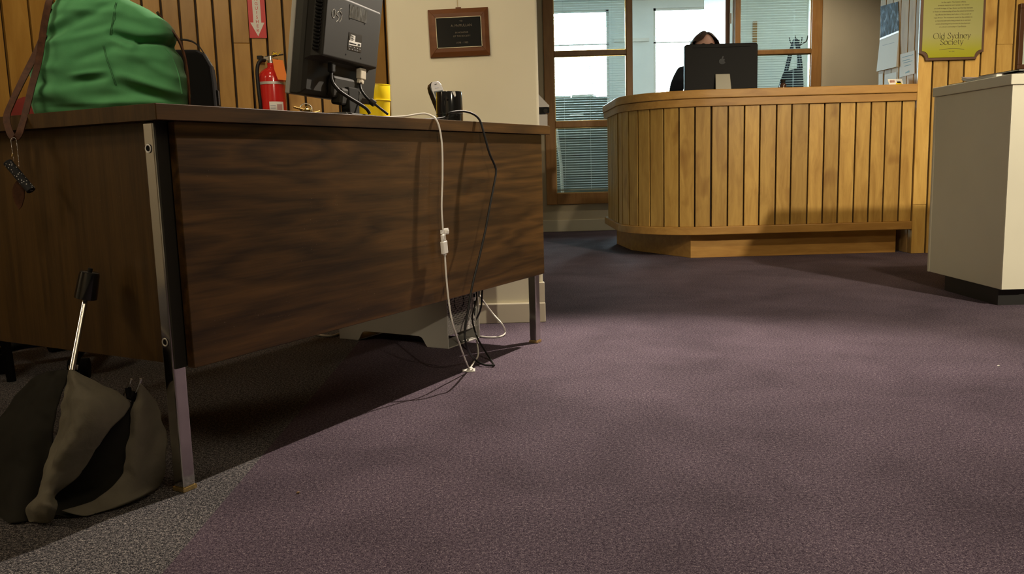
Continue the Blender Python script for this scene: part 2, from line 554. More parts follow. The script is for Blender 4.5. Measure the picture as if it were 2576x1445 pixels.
# plank wall behind the desk: a canted stretch on the left and a straight one on the right
C1 = V((-1.553, 3.375, 0)); C0 = C1 - V((.588, .809, 0)) * 2.4
plank_wall('wall_left', 'canted wall of upright honey coloured boards at the far left', C0, C1, ZC,
           [.0 + (2.4 - .348) - .0925 * k for k in range(20, 0, -1)] + [2.4 - .348, 2.4 - .255, 2.4 - .163, 2.4 - .07], M_PINE_L)
C2 = V((-.36, 3.638, 0)); d2 = (C2 - C1).normalized()
gp = [(V((x, y, 0)) - C1).dot(d2) for x, y in ((-1.531, 3.379), (-1.463, 3.394), (-1.398, 3.409), (-1.331, 3.424), (-1.266, 3.438), (-1.206, 3.451), (-1.144, 3.465), (-1.08, 3.479), (-1.012, 3.494), (-.95, 3.508), (-.886, 3.522), (-.817, 3.537), (-.753, 3.551), (-.685, 3.566), (-.62, 3.58), (-.555, 3.594), (-.49, 3.608), (-.42, 3.624))]
plank_wall('wall_left', 'straight wall of narrow honey coloured boards behind the fire extinguisher', C1, C2, ZC, gp, M_PINE_L, joints=((8, 1.118), (2, .92), (11, .97)))

cp_ = G().box(-.02, .02, .004, .06, 0, ZC).build('trim_5', M_GAP)
cp_.location = C1; cp_.rotation_euler = (0, 0, math.radians(33))
structure(cp_, 'dark corner strip where the two boarded walls meet', 'trim')

# cream wall block with the plaque
g = G().box(-.44, .121, 3.28, 7.7, 0, ZC)
structure(g.build('wall_centre', M_CREAM, bevel=.010, segs=3), 'cream painted wall end that carries the wooden plaque', 'wall')
structure(box('baseboard_centre', M_BASE, None, -.44, .1285, 3.264, 3.281, 0, .078, bevel=.004), 'cream baseboard along the foot of the plaque wall', 'baseboard')
structure(box('trim_1', M_BASE, None, .098, .1265, 3.268, 3.30, .078, .156, bevel=.002), 'short cream corner guard above the baseboard by the desk leg', 'trim')

# ------------------------------------------------ partition to the back office
B0, B1 = 7.72, 7.80
g = G()
g.box(-4.1, .335, B0, B1, 0, ZC)
g.box(.335, 1.117, B0, B1, 0, .246)
g.box(.335, 2.78, B0, B1, 2.42, ZC)
g.box(2.02, 2.78, B0, B1, 0, .80)
g.box(2.78, 6.0, B0, B1, 0, ZC)
structure(g.build('wall_back', M_BEIGE), 'beige partition wall between the front room and the back office', 'wall')
structure(box('baseboard_back', M_BASE, None, .121, 1.117, B0 - .014, B0 + .001, 0, .105, bevel=.003), 'pale baseboard below the glazed screen', 'baseboard')

def frame_bar(par, name, x0, x1, z0, z1, d=.03, m=M_FRAME):
    return box(name, m, par, x0, x1, B0 - d, B1 - .01, z0, z1, bevel=.004)
def bead(par, x0, x1, z0, z1):
    g = G()
    for (a, b, c, d) in ((x0, x0 + .007, z0, z1), (x1 - .007, x1, z0, z1), (x0, x1, z0, z0 + .007), (x0, x1, z1 - .007, z1)):
        g.box(a, b, B0 - .004, B0 + .006, c, d)
    return g.build('glazing_bead', M_BRASS, par)
W1 = bpy.data.objects.new('window_1', None); COL.objects.link(W1); structure(W1, 'tall wood framed glazed screen with three panes left of the doorway', 'window')
frame_bar(W1, 'stile', .335, .425, .246, 2.42); frame_bar(W1, 'stile', 1.062, 1.117, .246, 2.42)
for z0, z1 in ((.246, .345), (.928, .982), (1.546, 1.590), (2.36, 2.42)): frame_bar(W1, 'rail', .425, 1.062, z0, z1, .027)
for z0, z1 in ((.345, .928), (.982, 1.546), (1.590, 2.36)):
    box('pane', M_GLASS, W1, .425, 1.062, B0 + .010, B0 + .015, z0, z1)
    bead(W1, .425, 1.062, z0, z1)
W2 = bpy.data.objects.new('window_2', None); COL.objects.link(W2); structure(W2, 'wood framed interior window right of the doorway behind the counter', 'window')
frame_bar(W2, 'stile', 2.016, 2.064, .80, 2.42); frame_bar(W2, 'stile', 2.689, 2.78, .80, 2.42)
for z0, z1 in ((.80, .88), (1.512, 1.550), (2.36, 2.42)): frame_bar(W2, 'rail', 2.064, 2.689, z0, z1, .027)
for z0, z1 in ((.88, 1.512), (1.550, 2.36)):
    box('pane', M_GLASS, W2, 2.064, 2.689, B0 + .010, B0 + .015, z0, z1)
    bead(W2, 2.064, 2.689, z0, z1)
D1 = bpy.data.objects.new('door_1', None); COL.objects.link(D1); structure(D1, 'dark wooden office door standing open, seen edge on', 'door')
box('door_leaf', M_DKWOOD, D1, 1.962, 2.004, B1 + .02, B1 + .86, .01, 2.36, bevel=.003)
g = G().cyl((1.962, B1 + .80, 1.0), (1.91, B1 + .80, 1.0), .010, n=12); g.tube([(1.912, B1 + .80, 1.0), (1.912, B1 + .69, 1.0)], .009, 10)
g.build('door_handle', M_STEEL, D1, smooth=40)
for z in (.3, 1.2, 1.80, 2.1): box('hinge', M_STEEL, D1, 1.995, 2.012, B1 + .004, B1 + .022, z, z + .09)
structure(box('trim_2', M_FRAME, None, 1.117, 2.016, B0 - .02, B1 - .01, 2.36, 2.42, bevel=.003), 'wooden head trim over the office doorway', 'trim')

# back office shell
structure(box('wall_office_left', M_OFFICE, None, -1.1, -1.0, 7.7, 11.2, 0, ZC), 'white left wall of the back office', 'wall')
g = G()
holes = [(.33, 1.30, .95, 2.50), (1.86, 2.56, .95, 2.50), (3.98, 4.98, .95, 2.50)]
xs = [-1.0] + [x for h in holes for x in h[:2]] + [6.0]
for i in range(0, len(xs), 2): g.box(xs[i], xs[i + 1], 11.0, 11.1, 0, ZC)
for a, b, z0, z1 in holes:
    g.box(a, b, 11.0, 11.1, 0, z0); g.box(a, b, 11.0, 11.1, z1, ZC)
structure(g.build('wall_far', M_OFFICE), 'white outer wall of the back office with daylight windows', 'wall')
for i, (a, b, z0, z1) in enumerate(holes):
    w = bpy.data.objects.new('window_%d' % (3 + i), None); COL.objects.link(w)
    structure(w, ('bright outer window seen through the glazed screen', 'bright outer window seen through the open doorway', 'bright outer window beyond the hanging bag')[i], 'window')
    for n_, a0, a1, c0, c1 in (('stile', a, a + .03, z0, z1), ('stile', b - .03, b, z0, z1), ('rail', a, b, z0, z0 + .03), ('rail', a, b, z1 - .03, z1), ('rail', a, b, 2.075, 2.092)):
        box(n_, M_WPLASTIC, w, a0, a1, 11.02, 11.08, c0, c1)
    box('pane', M_GLASS, w, a + .03, b - .03, 11.045, 11.05, z0 + .03, z1 - .03)
    box('sill', M_WPLASTIC, w, a - .04, b + .04, 10.92, 11.02, z0 - .03, z0)
structure(box('trim_3', M_WPLASTIC, None, 1.36, 1.80, 10.97, 11.0, 2.10, 2.14), 'thin white dado strip on the office wall between windows', 'trim')
structure(box('trim_4', M_FRAME, None, 3.10, 3.15, 10.97, 11.0, 0, 2.3), 'narrow wooden upright on the office wall', 'trim')

# right: boarded wall facing the viewer and its short return beside the counter
gR = [2.563 - 2.477, 2.659 - 2.477, 2.753 - 2.477, 2.849 - 2.477, 2.94 - 2.477, 3.043 - 2.477]
gR += [gR[-1] + .097 * k for k in range(1, 31)]
plank_wall('wall_right', 'boarded wall of pale honey planks behind the sign on the right', (2.477, 5.24), (6.0, 5.24), ZC, gR, M_PINE_R, back=.30, gw=.010, b0=.0195, joints=((5, 1.245), (0, .30)))
plank_wall('wall_right', 'short boarded return beside the counter that the calendar hangs on', (2.4768, 5.80), (2.4768, 5.259), ZC, [.085, .19, .30, .41, .50], M_PINE_RET, back=.0008, gw=.008)

# ================================================================== RECEPTION COUNTER
def counter_path(off, x_end=2.4745, step=10, back=6.5):
    """plan line of the counter front moved outwards by off, from the right end round the curve to the back"""
    R = .5 + off; cx, cy = 1.235, 5.25 + .5
    pts = [(x_end, 5.25 - off), (cx + .4, 5.25 - off)]
    for i in range(step + 1):
        a = -math.pi / 2 - (math.pi / 2) * i / step
        pts.append((cx + R * math.cos(a), cy + R * math.sin(a)))
    pts.append((cx - R, back))
    return pts
ct = thing('reception_counter', 'curved honey coloured reception counter clad in upright boards at the back', 'counter', (0, 0, 0))
G().strip(counter_path(-.016, 2.47, 24), counter_path(-.05, 2.47, 24), .17, .97).build('backing', M_GAP, ct)
G().strip(counter_path(.020, step=24), counter_path(-.22, step=24), .978, 1.028).build('counter_top', M_BIRCH_TRIM, ct, smooth=30, bevel=.004)
G().strip(counter_path(.012, step=24), counter_path(-.03, step=24), .930, .976).build('top_band', M_BIRCH_TRIM, ct, smooth=30, bevel=.002)
G().strip(counter_path(.014, step=24), counter_path(-.05, step=24), .150, .200).build('bottom_ledge', M_BIRCH_TRIM, ct, smooth=30, bevel=.004)
g = G().prism([(2.42, 5.33), (2.42, 6.0), (.80, 6.4), (.84, 5.90), (1.13, 5.33)][::-1], 0, .150)
g.build('plinth', M_BIRCH_TRIM, ct, bevel=.002)
# boards: straight run from measured joints, then round the curve
jx = [2.4745, 2.393, 2.296, 2.206, 2.114, 2.017, 1.924, 1.829, 1.725, 1.633, 1.533, 1.438, 1.339, 1.239]
for a, b in zip(jx[1:], jx[:-1]):
    o = G().box(-(b - a) / 2 + .0045, (b - a) / 2 - .0045, 0, .016, .2005, .9295).build('board', M_BIRCH, ct, bevel=.0012, segs=1)
    o.location = ((a + b) / 2, 5.25 + random.uniform(-.001, .001), 0)
da = .0965 / .5
for i in range(8):
    a = -math.pi / 2 - da * (i + .5)
    o = G().box(-.0445 + .001, .0445 - .001, 0, .016, .2005, .9295).build('board', M_BIRCH, ct, bevel=.0012, segs=1)
    o.location = (1.235 + .5 * math.cos(a), 5.75 + .5 * math.sin(a), 0)
    o.rotation_euler = (0, 0, a + math.pi / 2)
for i in range(6):
    o = G().box(-.044, .044, 0, .016, .2005, .9295).build('board', M_BIRCH, ct)
    o.location = (.735, 5.80 + .0965 * (i + .5), 0); o.rotation_euler = (0, 0, -math.pi / 2)
# work surface on the staff side
G().prism([(2.46, 5.50), (2.46, 6.28), (1.0, 6.28), (1.0, 5.86), (1.2, 5.50)][::-1], .86, .90).build('work_surface', M_BIRCH_TRIM, ct)
for x in (1.06, 2.40): box('support_panel', M_BIRCH_TRIM, ct, x, x + .03, 5.55, 6.20, 0, .86)

# ================================================================== DESK
A = 1.0571
DO = V((-.6249, 1.5472, 0)); DU = V((math.cos(A), math.sin(A), 0)); DV = V((-math.sin(A), math.cos(A), 0))
def D(s, w, z): return DO + DU * s + DV * w + V((0, 0, z))
def dk(p): q = V(p) - DO; return V((q.dot(DU), q.dot(DV), q.z))
def onS(x, y, s): return onplane(x, y, DU, DO + DU * s)
def onW(x, y, w): return onplane(x, y, DV, DO + DV * w)
H = .737; HB = .242; L = 1.562; WD = .76
QP = .008
desk = thing('office_desk', 'big walnut laminate office desk with chrome legs in the left foreground', 'desk', DO, A)
top = box('desk_top', M_WAL_X, desk, 0, L, 0, WD, H - .0295, H, bevel=.0012)
box('edge_band', M_WAL_Z, top, -.0008, .0004, .001, WD - .001, H - .0290, H - .0005)
box('modesty_panel', M_WAL_X, desk, .044, 1.513, QP, QP + .019, HB, H - .030, bevel=.0015)
e1 = box('end_panel', M_WAL_Z, desk, .026, .044, .058, WD - .045, .252, H - .030)
box('end_panel', M_WAL_Z, desk, L - .062, L - .044, .058, WD - .045, .252, H - .030)
box('back_rail', M_WAL_X, desk, .044, 1.50, WD - .05, WD - .03, .60, H - .030)
def desk_leg(x, y, near):
    lx = x
    g = G().box(lx, lx + .029, y, y + .029, .008, H - .0305)
    leg = g.build('leg', M_CHROME, desk, bevel=.0035, segs=3)
    box('foot_pad', M_BRASS, leg, lx - .002, lx + .031, y - .002, y + .031, 0, .009, bevel=.002)
    if near:
        for z in (.658, .296):
            gg = G(); gg.cyl((lx - .0006, y + .0165, z), (lx + .003, y + .0165, z), .0052, n=20)
            gg.build('bolt_hole', M_BLACKM, leg)
            gg = G()
            rows = [[V((lx - .0012 - (.0008 if 0 < j < 3 else 0), y + .0165 + r * math.cos(q), z + r * math.sin(q))) for q in [2 * math.pi * i / 20 for i in range(20)]] for j, r in enumerate((.0054, .0060, .0078, .0086))]
            gg.grid(rows, wrap=True)
            gg.build('hole_ring', M_WPLASTIC if z > .5 else M_ALU, leg, smooth=60)
    return leg
desk_leg(.014, .030, True)
desk_leg(L - .062, .036, False)
desk_leg(.014, WD - .052, False)
desk_leg(L - .062, WD - .052, False)
box('leg_strip', M_DARKGREY, desk, .016, .0405, .0255, .0298, HB + .003, H - .030)

box('dark_gap_filler', M_DARKGREY, desk, .0432, .075, .0305, .0575, HB + .003, H - .030)  # added dark filler that stands for the shaded gap between leg and panel

# ------------------------------------------------ computer tower under the desk
tw = thing('computer_tower', 'silver aluminium computer tower with perforated back standing under the desk', 'computer', D(1.305, .272, 0), A)
TW, TL, TH = .206, .475, .511
def tower_side(x0, x1, name):
    # side sheet with feet and handles at both ends: outline in (y,z)
    def arc(cy, cz, r, a0, a1, n=5): return [(cy + r * math.cos(math.radians(a0 + (a1 - a0) * i / n)), cz + r * math.sin(math.radians(a0 + (a1 - a0) * i / n))) for i in range(n + 1)]
    r = .022
    pol = [(0, .001), (.085, .001)] + [(.092, .006), (.100, .020), (.108, .031), (.120, .036)] + [(TL - .120, .036), (TL - .108, .031), (TL - .100, .020), (TL - .092, .006), (TL - .085, .001), (TL, .001)]
    pol += [(TL, TH)] + [(TL - .085, TH), (TL - .100, TH - .02), (TL - .120, TH - .036), (.120, TH - .036), (.100, TH - .02), (.085, TH)] + [(0, TH)]
    return G().prism(pol, x0, x1, fn=lambda a, b, h: (h, a, b)).build(name, M_ALU, tw, bevel=.0008, segs=1)
tower_side(0, .004, 'side_panel'); tower_side(TW - .004, TW, 'side_panel')
for y0, y1 in ((0, .088), (TL - .088, TL)):
    for z0, z1, nm in ((0, .004, 'foot_bar'), (TH - .004, TH, 'handle_bar')):
        box(nm, M_ALU, tw, 0, TW, y0, y1, z0, z1, bevel=.0015)
box('chassis', M_BLACKM, tw, .0042, TW - .0042, .020, TL - .008, .042, TH - .042)
# perforated rear sheet: bars both ways, with the round fan opening left coarser
g = G()
fx, fr = .088, .085
def clipseg(cx_, cz_, dx, dz, x0, x1, z0, z1):
    t0, t1 = -9.0, 9.0
    for c_, d_, lo, hi in ((cx_, dx, x0, x1), (cz_, dz, z0, z1)):
        a_, b_ = (lo - c_) / d_, (hi - c_) / d_
        if a_ > b_: a_, b_ = b_, a_
        t0, t1 = max(t0, a_), min(t1, b_)
    return (t0, t1) if t1 > t0 else None
for sg_ in (-1, 1):
    dx, dz = .5 * sg_, .866
    for i in range(-70, 71):
        c0 = (TW / 2 + i * .0072 / .866, TH / 2)
        r_ = clipseg(c0[0], c0[1], dx, dz, .005, TW - .005, .042, TH - .042)
        if not r_: continue
        p0 = V((c0[0] + dx * r_[0], .009 + sg_ * .0002, c0[1] + dz * r_[0])); p1 = V((c0[0] + dx * r_[1], .009 + sg_ * .0002, c0[1] + dz * r_[1]))
        g.obox((p0 + p1) / 2, (p1 - p0) / 2, V((0, .0004, 0)), V((dz, 0, -dx)) * .0009)
o = g.build('perforated_sheet', M_ALU, tw); o['kind'] = 'stuff'
gz0, gz1 = .042, TH - .042
g = G()      # light inner liner with fan hole behind the sheet
n = 40
ring = [V((fx + fr * .92 * math.cos(2 * math.pi * i / n), .0108, .150 + fr * .98 * math.sin(2 * math.pi * i / n))) for i in range(n)]
rect = []
for i in range(n):
    a = 2 * math.pi * i / n
    c, s_ = math.cos(a), math.sin(a)
    t = min(((TW - .006 - fx) if c > 0 else (fx - .006)) / max(abs(c), 1e-6), ((gz1 - .150) if s_ > 0 else (.150 - gz0)) / max(abs(s_), 1e-6))
    rect.append(V((fx + t * c, .0108, .150 + t * s_)))
g.grid([ring, rect], wrap=True)
g.build('back_liner', M_WPLASTIC, tw)
g = G().lathe([(.012, 0), (.030, .004), (.030, .012)], 20, (0, 0, 0), cap0=True)
hub = g.build('fan', M_BLACK, tw); hub.location = (fx, .0185, .150); hub.rotation_euler = (math.pi / 2, 0, 0)
box('port_plate', M_ALU, tw, .176, .198, .0068, .0078, .075, .43)
for z in (.085, .098, .125, .150, .20, .25, .30, .36): box('port', M_BLACKM, tw, .181, .192, .0058, .0070, z, z + .012)

# ------------------------------------------------ office chair behind the desk
chair = thing('office_chair', 'red office chair on a black castor base, mostly hidden behind the desk', 'chair', (-1.40, 2.80, 0), 0)
g = G()
for i in range(5):
    a = 2 * math.pi * i / 5 - 1.29
    c, s_ = math.cos(a), math.sin(a)
    g.tube([(0, 0, .115), (.16 * c, .16 * s_, .100), (.27 * c, .27 * s_, .078)], [.028, .022, .015], 10)
g.build('star_base', M_BLACK, chair, smooth=40)
for i in range(5):
    a = 2 * math.pi * i / 5 - 1.29
    c, s_ = math.cos(a), math.sin(a)
    p = V((.275 * c, .275 * s_, .032))
    g = G()
    for q in (-1, 1): g.cyl(p + V((-s_, c, 0)) * q * .006, p + V((-s_, c, 0)) * q * .028, .031, n=18)
    g.cyl(p, p + V((0, 0, .05)), .007, n=10)
    g.build('castor', M_BLACKM, chair, smooth=40)
G().cyl((0, 0, .11), (0, 0, .42), .024, n=16).build('gas_column', M_BLACK, chair, smooth=40)
def cushion(w, d, h, c, name, parent, m, sq=.45, rot=None):
    rows = []
    for i in range(9):
        ph = -math.pi / 2 + math.pi * i / 8
        row = []
        for j in range(28):
            th = 2 * math.pi * j / 28
            f = lambda v, e: math.copysign(abs(v) ** e, v)
            row.append(V((w / 2 * f(math.cos(ph), .35) * f(math.cos(th), sq), d / 2 * f(math.cos(ph), .35) * f(math.sin(th), sq), h / 2 * f(math.sin(ph), .8))))
        rows.append(row)
    o = G().grid(rows, wrap=True).build(name, m, parent, smooth=60)
    o.location = c
    if rot: o.rotation_euler = rot
    return o
cushion(.44, .36, .08, (0, -.09, .45), 'seat', chair, M_REDCLOTH)
cushion(.46, .35, .07, (-.06, .10, .715), 'backrest', chair, M_REDCLOTH, rot=(math.pi / 2 - .12, 0, 0))
G().tube([(0, .02, .42), (-.03, .15, .43), (-.045, .17, .56), (-.045, .15, .66)], .016, 10).build('back_bracket', M_BLACK, chair, smooth=40)

# small table whose leg shows at the left edge
st = thing('side_table', 'small table with black tapered legs behind the desk at the left edge', 'table', (-1.745, 2.315, 0), 0)
box('table_top', M_DKWOOD, st, -.24, .24, -.24, .24, .50, .53, bevel=.004)
for sx in (-1, 1):
    for sy in (-1, 1):
        G().cyl((sx * .20, sy * .20, .50), (sx * .215, sy * .215, 0), .021, .013, n=14).build('leg', M_BLACKM, st, smooth=40)

# blue network cable along the boarded wall
pts = [atZ(x, y, .006) for x, y in ((-120, 915), (-40, 893), (17, 884), (62, 874), (106, 868), (170, 862), (260, 868))]
o = G().tube(cr(pts, 6), .0045, 8).build('network_cable', M_BLUE, None, smooth=60)
tag(o, 'thin blue network cable lying along the foot of the boarded wall', 'cable')

# ================================================================== CABLES OVER THE DESK FRONT
def onD(x, y, w): return onW(x, y, w)
WH = -.012
wp = [onplane(x, y, V((0, 0, 1)), (0, 0, H + .004)) for x, y in ()]
whang = [D(.60, .16, H + .003), D(.70, .085, H + .003), D(.79, .045, H + .006)]
whang += [onD(x, y, w) for x, y, w in ((1060, 286, .022), (1080, 289, .010), (1096, 300, -.004), (1106, 325, -.010), (1112, 370, -.013), (1113, 440, -.014), (1111, 520, -.014), (1114, 578, -.014))]
wc = thing('white_usb_cable', 'white USB cable hanging over the desk front with a connector block halfway', 'cable', whang[6])
inv = Matrix.Translation(-whang[6])
def loc_to(par, pts): return [V(p) - V(par.location) for p in pts]
wlow = [onD(x, y, w) for x, y, w in ((1119, 640, -.014), (1122, 690, -.014), (1129, 760, -.016), (1140, 820, -.020))]
clip_p = atZ(1181, 932, .004)
wlow += [wlow[-1].lerp(clip_p, .38) + V((0, 0, -.004)), wlow[-1].lerp(clip_p, .72) + V((0, 0, -.004)), clip_p + V((0, 0, .004))]
up = [clip_p + V((0, 0, .003)), onplane(1192, 912, DV, D(0, .055, 0)), onplane(1203, 891, DV, D(0, .10, 0)), onplane(1198, 845, DV, D(0, .16, 0)), onplane(1196, 800, DV, D(0, .22, 0)), onplane(1201, 745, DV, D(0, .255, 0)), onplane(1199, 690, DV, D(0, .277, 0))]
G().tube(cr(loc_to(wc, whang), 8), .0025, 10).build('cord', M_WCABLE, wc, smooth=60)
G().tube(cr(loc_to(wc, wlow), 8), .0025, 10).build('cord', M_WCABLE, wc, smooth=60)
G().tube(cr(loc_to(wc, up), 8), .0025, 10).build('cord', M_WCABLE, wc, smooth=60)
# connector block: plug end and socket
def slab(a, b, wdt, thk, name, m, par, bevel=.0025):
    a = V(a) - V(par.location); b = V(b) - V(par.location)
    z = (b - a); ln = z.length; z.normalize()
    x = DU - z * DU.dot(z); x.normalize(); y = z.cross(x)
    g = G().obox((a + b) / 2, x * wdt / 2, y * thk / 2, z * ln / 2)
    return g.build(name, m, par, bevel=bevel, segs=3)
pa, pb, pc = onD(1114.5, 590, -.014), onD(1116, 607, -.014), onD(1119, 639, -.014)
slab(pa, pb, .0175, .008, 'usb_plug', M_WPLASTIC, wc)
slab(pb, pc, .0225, .0105, 'usb_socket', M_WPLASTIC, wc)
slab(pc, onD(1119.3, 643, -.014), .007, .007, 'strain_relief', M_WPLASTIC, wc, .001)
k_ = onD(1116.5, 604, -.0187) - V(wc.location)
g = G()
for a, b in (((0, -.004), (0, .004)), ((0, -.001), (-.0022, .0012)), ((0, 0), (.0022, .0022))):
    g.tube([k_ + DU * a[0] + V((0, 0, a[1])), k_ + DU * b[0] + V((0, 0, b[1]))], .00035, 5)
g.build('usb_symbol', M_GREYPRINT, wc)
def cable_clip(P, X, Y, Z, par, flip=1):
    """small translucent-looking white cable clip: base plate, wing and arched holder"""
    P = V(P)
    g = G()
    g.obox(P + X * .004, X * .013, Y * .0015, Z * .0085)
    g.obox(P - X * .014, X * .007, Y * .0012, Z * .0055)
    arch = [P + X * (.004 + .0075 * math.cos(t)) - Y * (.001 + .008 * math.sin(t)) for t in [math.pi * i / 8 for i in range(9)]]
    g.ribbon(arch, .009, .0016, Z)
    return g.build('cable_clip', M_WPLASTIC, par, bevel=.0008, segs=1)
cp = onD(1119, 583, -.012)
tcl = thing('cable_clip', 'small white plastic clip on the white cable just above its connector', 'clip', cp)
cable_clip((0, 0, 0), DU, DV, V((0, 0, 1)), tcl)
tcl2 = thing('cable_clip', 'small white plastic clip lying on the carpet where the white cable turns', 'clip', clip_p)
cable_clip((0, 0, 0), V((1, 0, 0)), V((0, .35, -.94)).normalized(), V((0, .94, .35)).normalized(), tcl2)

bk = [D(.80, .10, H + .004), D(.93, .060, H + .004), D(1.00, .048, H + .012)]
bk += [onD(x, y, w) for x, y, w in ((1130, 284, .030), (1163, 280, .018), (1190, 287, .004), (1207, 303, -.007), (1217, 335, -.016), (1231, 385, -.026), (1244, 415, -.032), (1248, 432, -.035), (1244, 458, -.038), (1232, 520, -.044), (1221, 580, -.048), (1205, 650, -.050), (1188, 720, -.050))]
c1 = atZ(1243, 920, .006)
bl = [onD(1177, 785, -.048), onD(1169, 835, -.044), onD(1176, 876, -.040)]
bk2 = bl + [atZ(1195, 905, .022), atZ(1218, 918, .007), c1]
bcab = thing('black_mains_cable', 'black cable hanging down over the desk front and looping on the carpet', 'cable', bk[6])
G().tube(cr(loc_to(bcab, bk + bk2), 8), .0032, 10).build('cord', M_RUBBER, bcab, smooth=60)
bu = [c1, onplane(1236, 908, DV, D(0, .045, 0)), onplane(1218, 880, DV, D(0, .09, 0)), onplane(1200, 848, DV, D(0, .14, 0)), onplane(1188, 803, DV, D(0, .20, 0)), onplane(1194, 772, DV, D(0, .235, 0)), onplane(1202, 742, DV, D(0, .262, 0))]
G().tube(cr(loc_to(bcab, bu), 8), .0030, 10).build('cord', M_RUBBER, bcab, smooth=60)
q = V(bu[-1]) - V(bcab.location)
G().tube([q + V((0, 0, -.006)), q + V((0, .004, .004)), q + V((0, .012, .020))], [.006, .0085, .0085], 12).build('plug', M_BLACK, bcab, smooth=40)
# second black lead dropping behind the front panel
pts = [onplane(1217, 690, DV, D(0, .20, 0)), onplane(1213, 735, DV, D(0, .20, 0)), onplane(1211, 768, DV, D(0, .21, 0)), onplane(1205, 790, DV, D(0, .235, 0)), onplane(1196, 806, DV, D(0, .27, 0))]
o = G().tube(cr(pts, 6), .0033, 10).build('black_lead', M_RUBBER, None, smooth=60)
tag(o, 'short black lead dropping behind the desk panel to the silver tower', 'cable')
# white lead that loops over the carpet on the right of the tower
pts = [onplane(1203, 738, DV, D(0, .265, 0)), onplane(1215, 757, DV, D(0, .25, 0)), onplane(1240, 790, DV, D(0, .24, 0)), atZ(1262, 815, .05), atZ(1271, 835, .012), atZ(1262, 846, .004), atZ(1235, 849, .004), atZ(1203, 846, .004), atZ(1165, 838, .004), atZ(1120, 838, .004)]
o = G().tube(cr(pts, 8), .0031, 10).build('white_mains_lead', M_WCABLE, None, smooth=60)
tag(o, 'white mains lead looping onto the carpet to the right of the silver tower', 'cable')
pts = [atZ(x, y, .005) for x, y in ((790, 841), (815, 845), (838, 845), (858, 838), (880, 832), (930, 828))]
o = G().tube(cr(pts, 8), .0042, 10).build('white_floor_lead', M_WCABLE, None, smooth=60)
tag(o, 'white lead lying on the carpet left of the silver tower', 'cable')

# ================================================================== THINGS ON THE DESK
# ---- computer monitor seen from behind
mX = V((.2492, .9685, 0)).normalized(); mN = V((.9685, -.2492, 0)).normalized()
th = math.radians(9)
mZ = mN * math.sin(th) + V((0, 0, 1)) * math.cos(th); mB = mN * math.cos(th) - V((0, 0, 1)) * math.sin(th)
MP = V((-.472, 2.0, .784))
mon = thing('computer_monitor', 'black flat computer monitor seen from behind with white OSS scrawl', 'monitor', MP, quat=basis(mX, -mB, mZ))
# local: x to the right in view, -y towards the viewer (back of monitor), z up the tilted screen
def mloc(x, y, off):
    p = onplane(x, y, mB, MP + mB * off) - MP
    return V((p.dot(mX), -p.dot(mB), p.dot(mZ)))
g = G()
rows = []
for yy, ins in ((-.030, .000), (-.012, .000), (-.004, .004), (.004, .014)):
    rows.append([(ins, yy, ins), (.415 - ins, yy, ins), (.415 - ins, yy, .345 - ins), (ins, yy, .345 - ins)])
g.grid([[V(p) for p in r] for r in rows], wrap=True)
g.f += [(3, 2, 1, 0), (12, 13, 14, 15)]; g.m += [0, 0]
g.flip().build('back_shell', M_DARKGREY, mon, bevel=.003)
g = G(); g.box(-.002, .417, -.041, -.029, -.002, .347); g.flip().build('front_bezel', mat('silver_plastic', (.42, .40, .36), .35, .3), mon, bevel=.003)
box('screen', M_BLACKG, mon, .018, .397, .0395, .0415, .022, .325)
BO = .036
g = G()
r1 = [(-.004, .003, .080), (.346, .003, .080), (.346, .003, .238), (-.004, .003, .240)]
r2 = [(.006, .012, .088), (.338, .012, .088), (.330, .012, .237), (.006, .012, .239)]
r3 = [(.018, BO - .003, .093), (.332, BO - .003, .094), (.324, BO - .003, .236), (.018, BO - .003, .236)]
r4 = [(.021, BO, .096), (.329, BO, .097), (.321, BO, .233), (.021, BO, .233)]
g.grid([[V(p) for p in r] for r in (r1, r2, r3, r4)], wrap=True); g.f.append((12, 13, 14, 15)); g.m.append(0)
hump = g.flip().build('rear_housing', M_DARKGREY, mon, bevel=.002)
g = G()
for i in range(16):
    z = .105 + i * .008
    g.box(.006 + .0, .0125, .015, .030, z, z + .0035)
o = g.flip().build('vent_slots', M_BLACKM, mon)
# scrawl, tape and rating label on the housing
def stroke(pts, w, name='chalk_mark', m=M_PAPER, par=mon):
    P = [mloc(x, y, BO + .0006) for x, y in pts]
    return G().ribbon(cr(P, 6), w, .0004, V((0, 1, 0)).cross(V((1, 0, 1)))).build(name, m, par)
def cz(pts): return [(720 + a / 4.818, b / 4.818) for a, b in pts]
def scrawl(pts):
    P = [mloc(x, y, BO + .0004) for x, y in cz(pts)]
    return G().tube(cr(P, 6), .0007, 6).build('white_scrawl', M_PAPER, mon, smooth=60)
scrawl([(582, 108), (562, 130), (556, 170), (566, 208), (578, 218), (590, 190), (592, 150), (588, 118), (580, 107), (596, 128)])
scrawl([(640, 138), (618, 150), (612, 176), (630, 192), (637, 214), (628, 244), (603, 262)])
scrawl([(676, 101), (655, 108), (649, 132), (664, 152), (670, 170), (676, 186), (668, 222), (656, 252), (643, 271)])
def quad(pts, off, name, m, par=mon, thick=.0004):
    P = [mloc(x, y, off) for x, y in pts]
    g = G(); n = len(P)
    g.add(P + [p - V((0, thick, 0)) for p in P], [tuple(range(n - 1, -1, -1)), tuple(range(n, 2 * n))] + [(i, (i + 1) % n, n + (i + 1) % n, n + i) for i in range(n)])
    return g.build(name, m, par)
M_TAPE = mat('clear_tape', (.17, .165, .15), .25)
k = N(M_TAPE); f_ = k.noise(k.coord((1, 1, .25)), 95, 4, .7, 1.2); k.color(k.ramp(f_, [(.42, (.045, .043, .038)), (.62, (.16, .155, .14))]))
quad(cz([(772, 50), (985, 122), (968, 283), (762, 214)]), BO + .0004, 'tape_strip', M_TAPE)
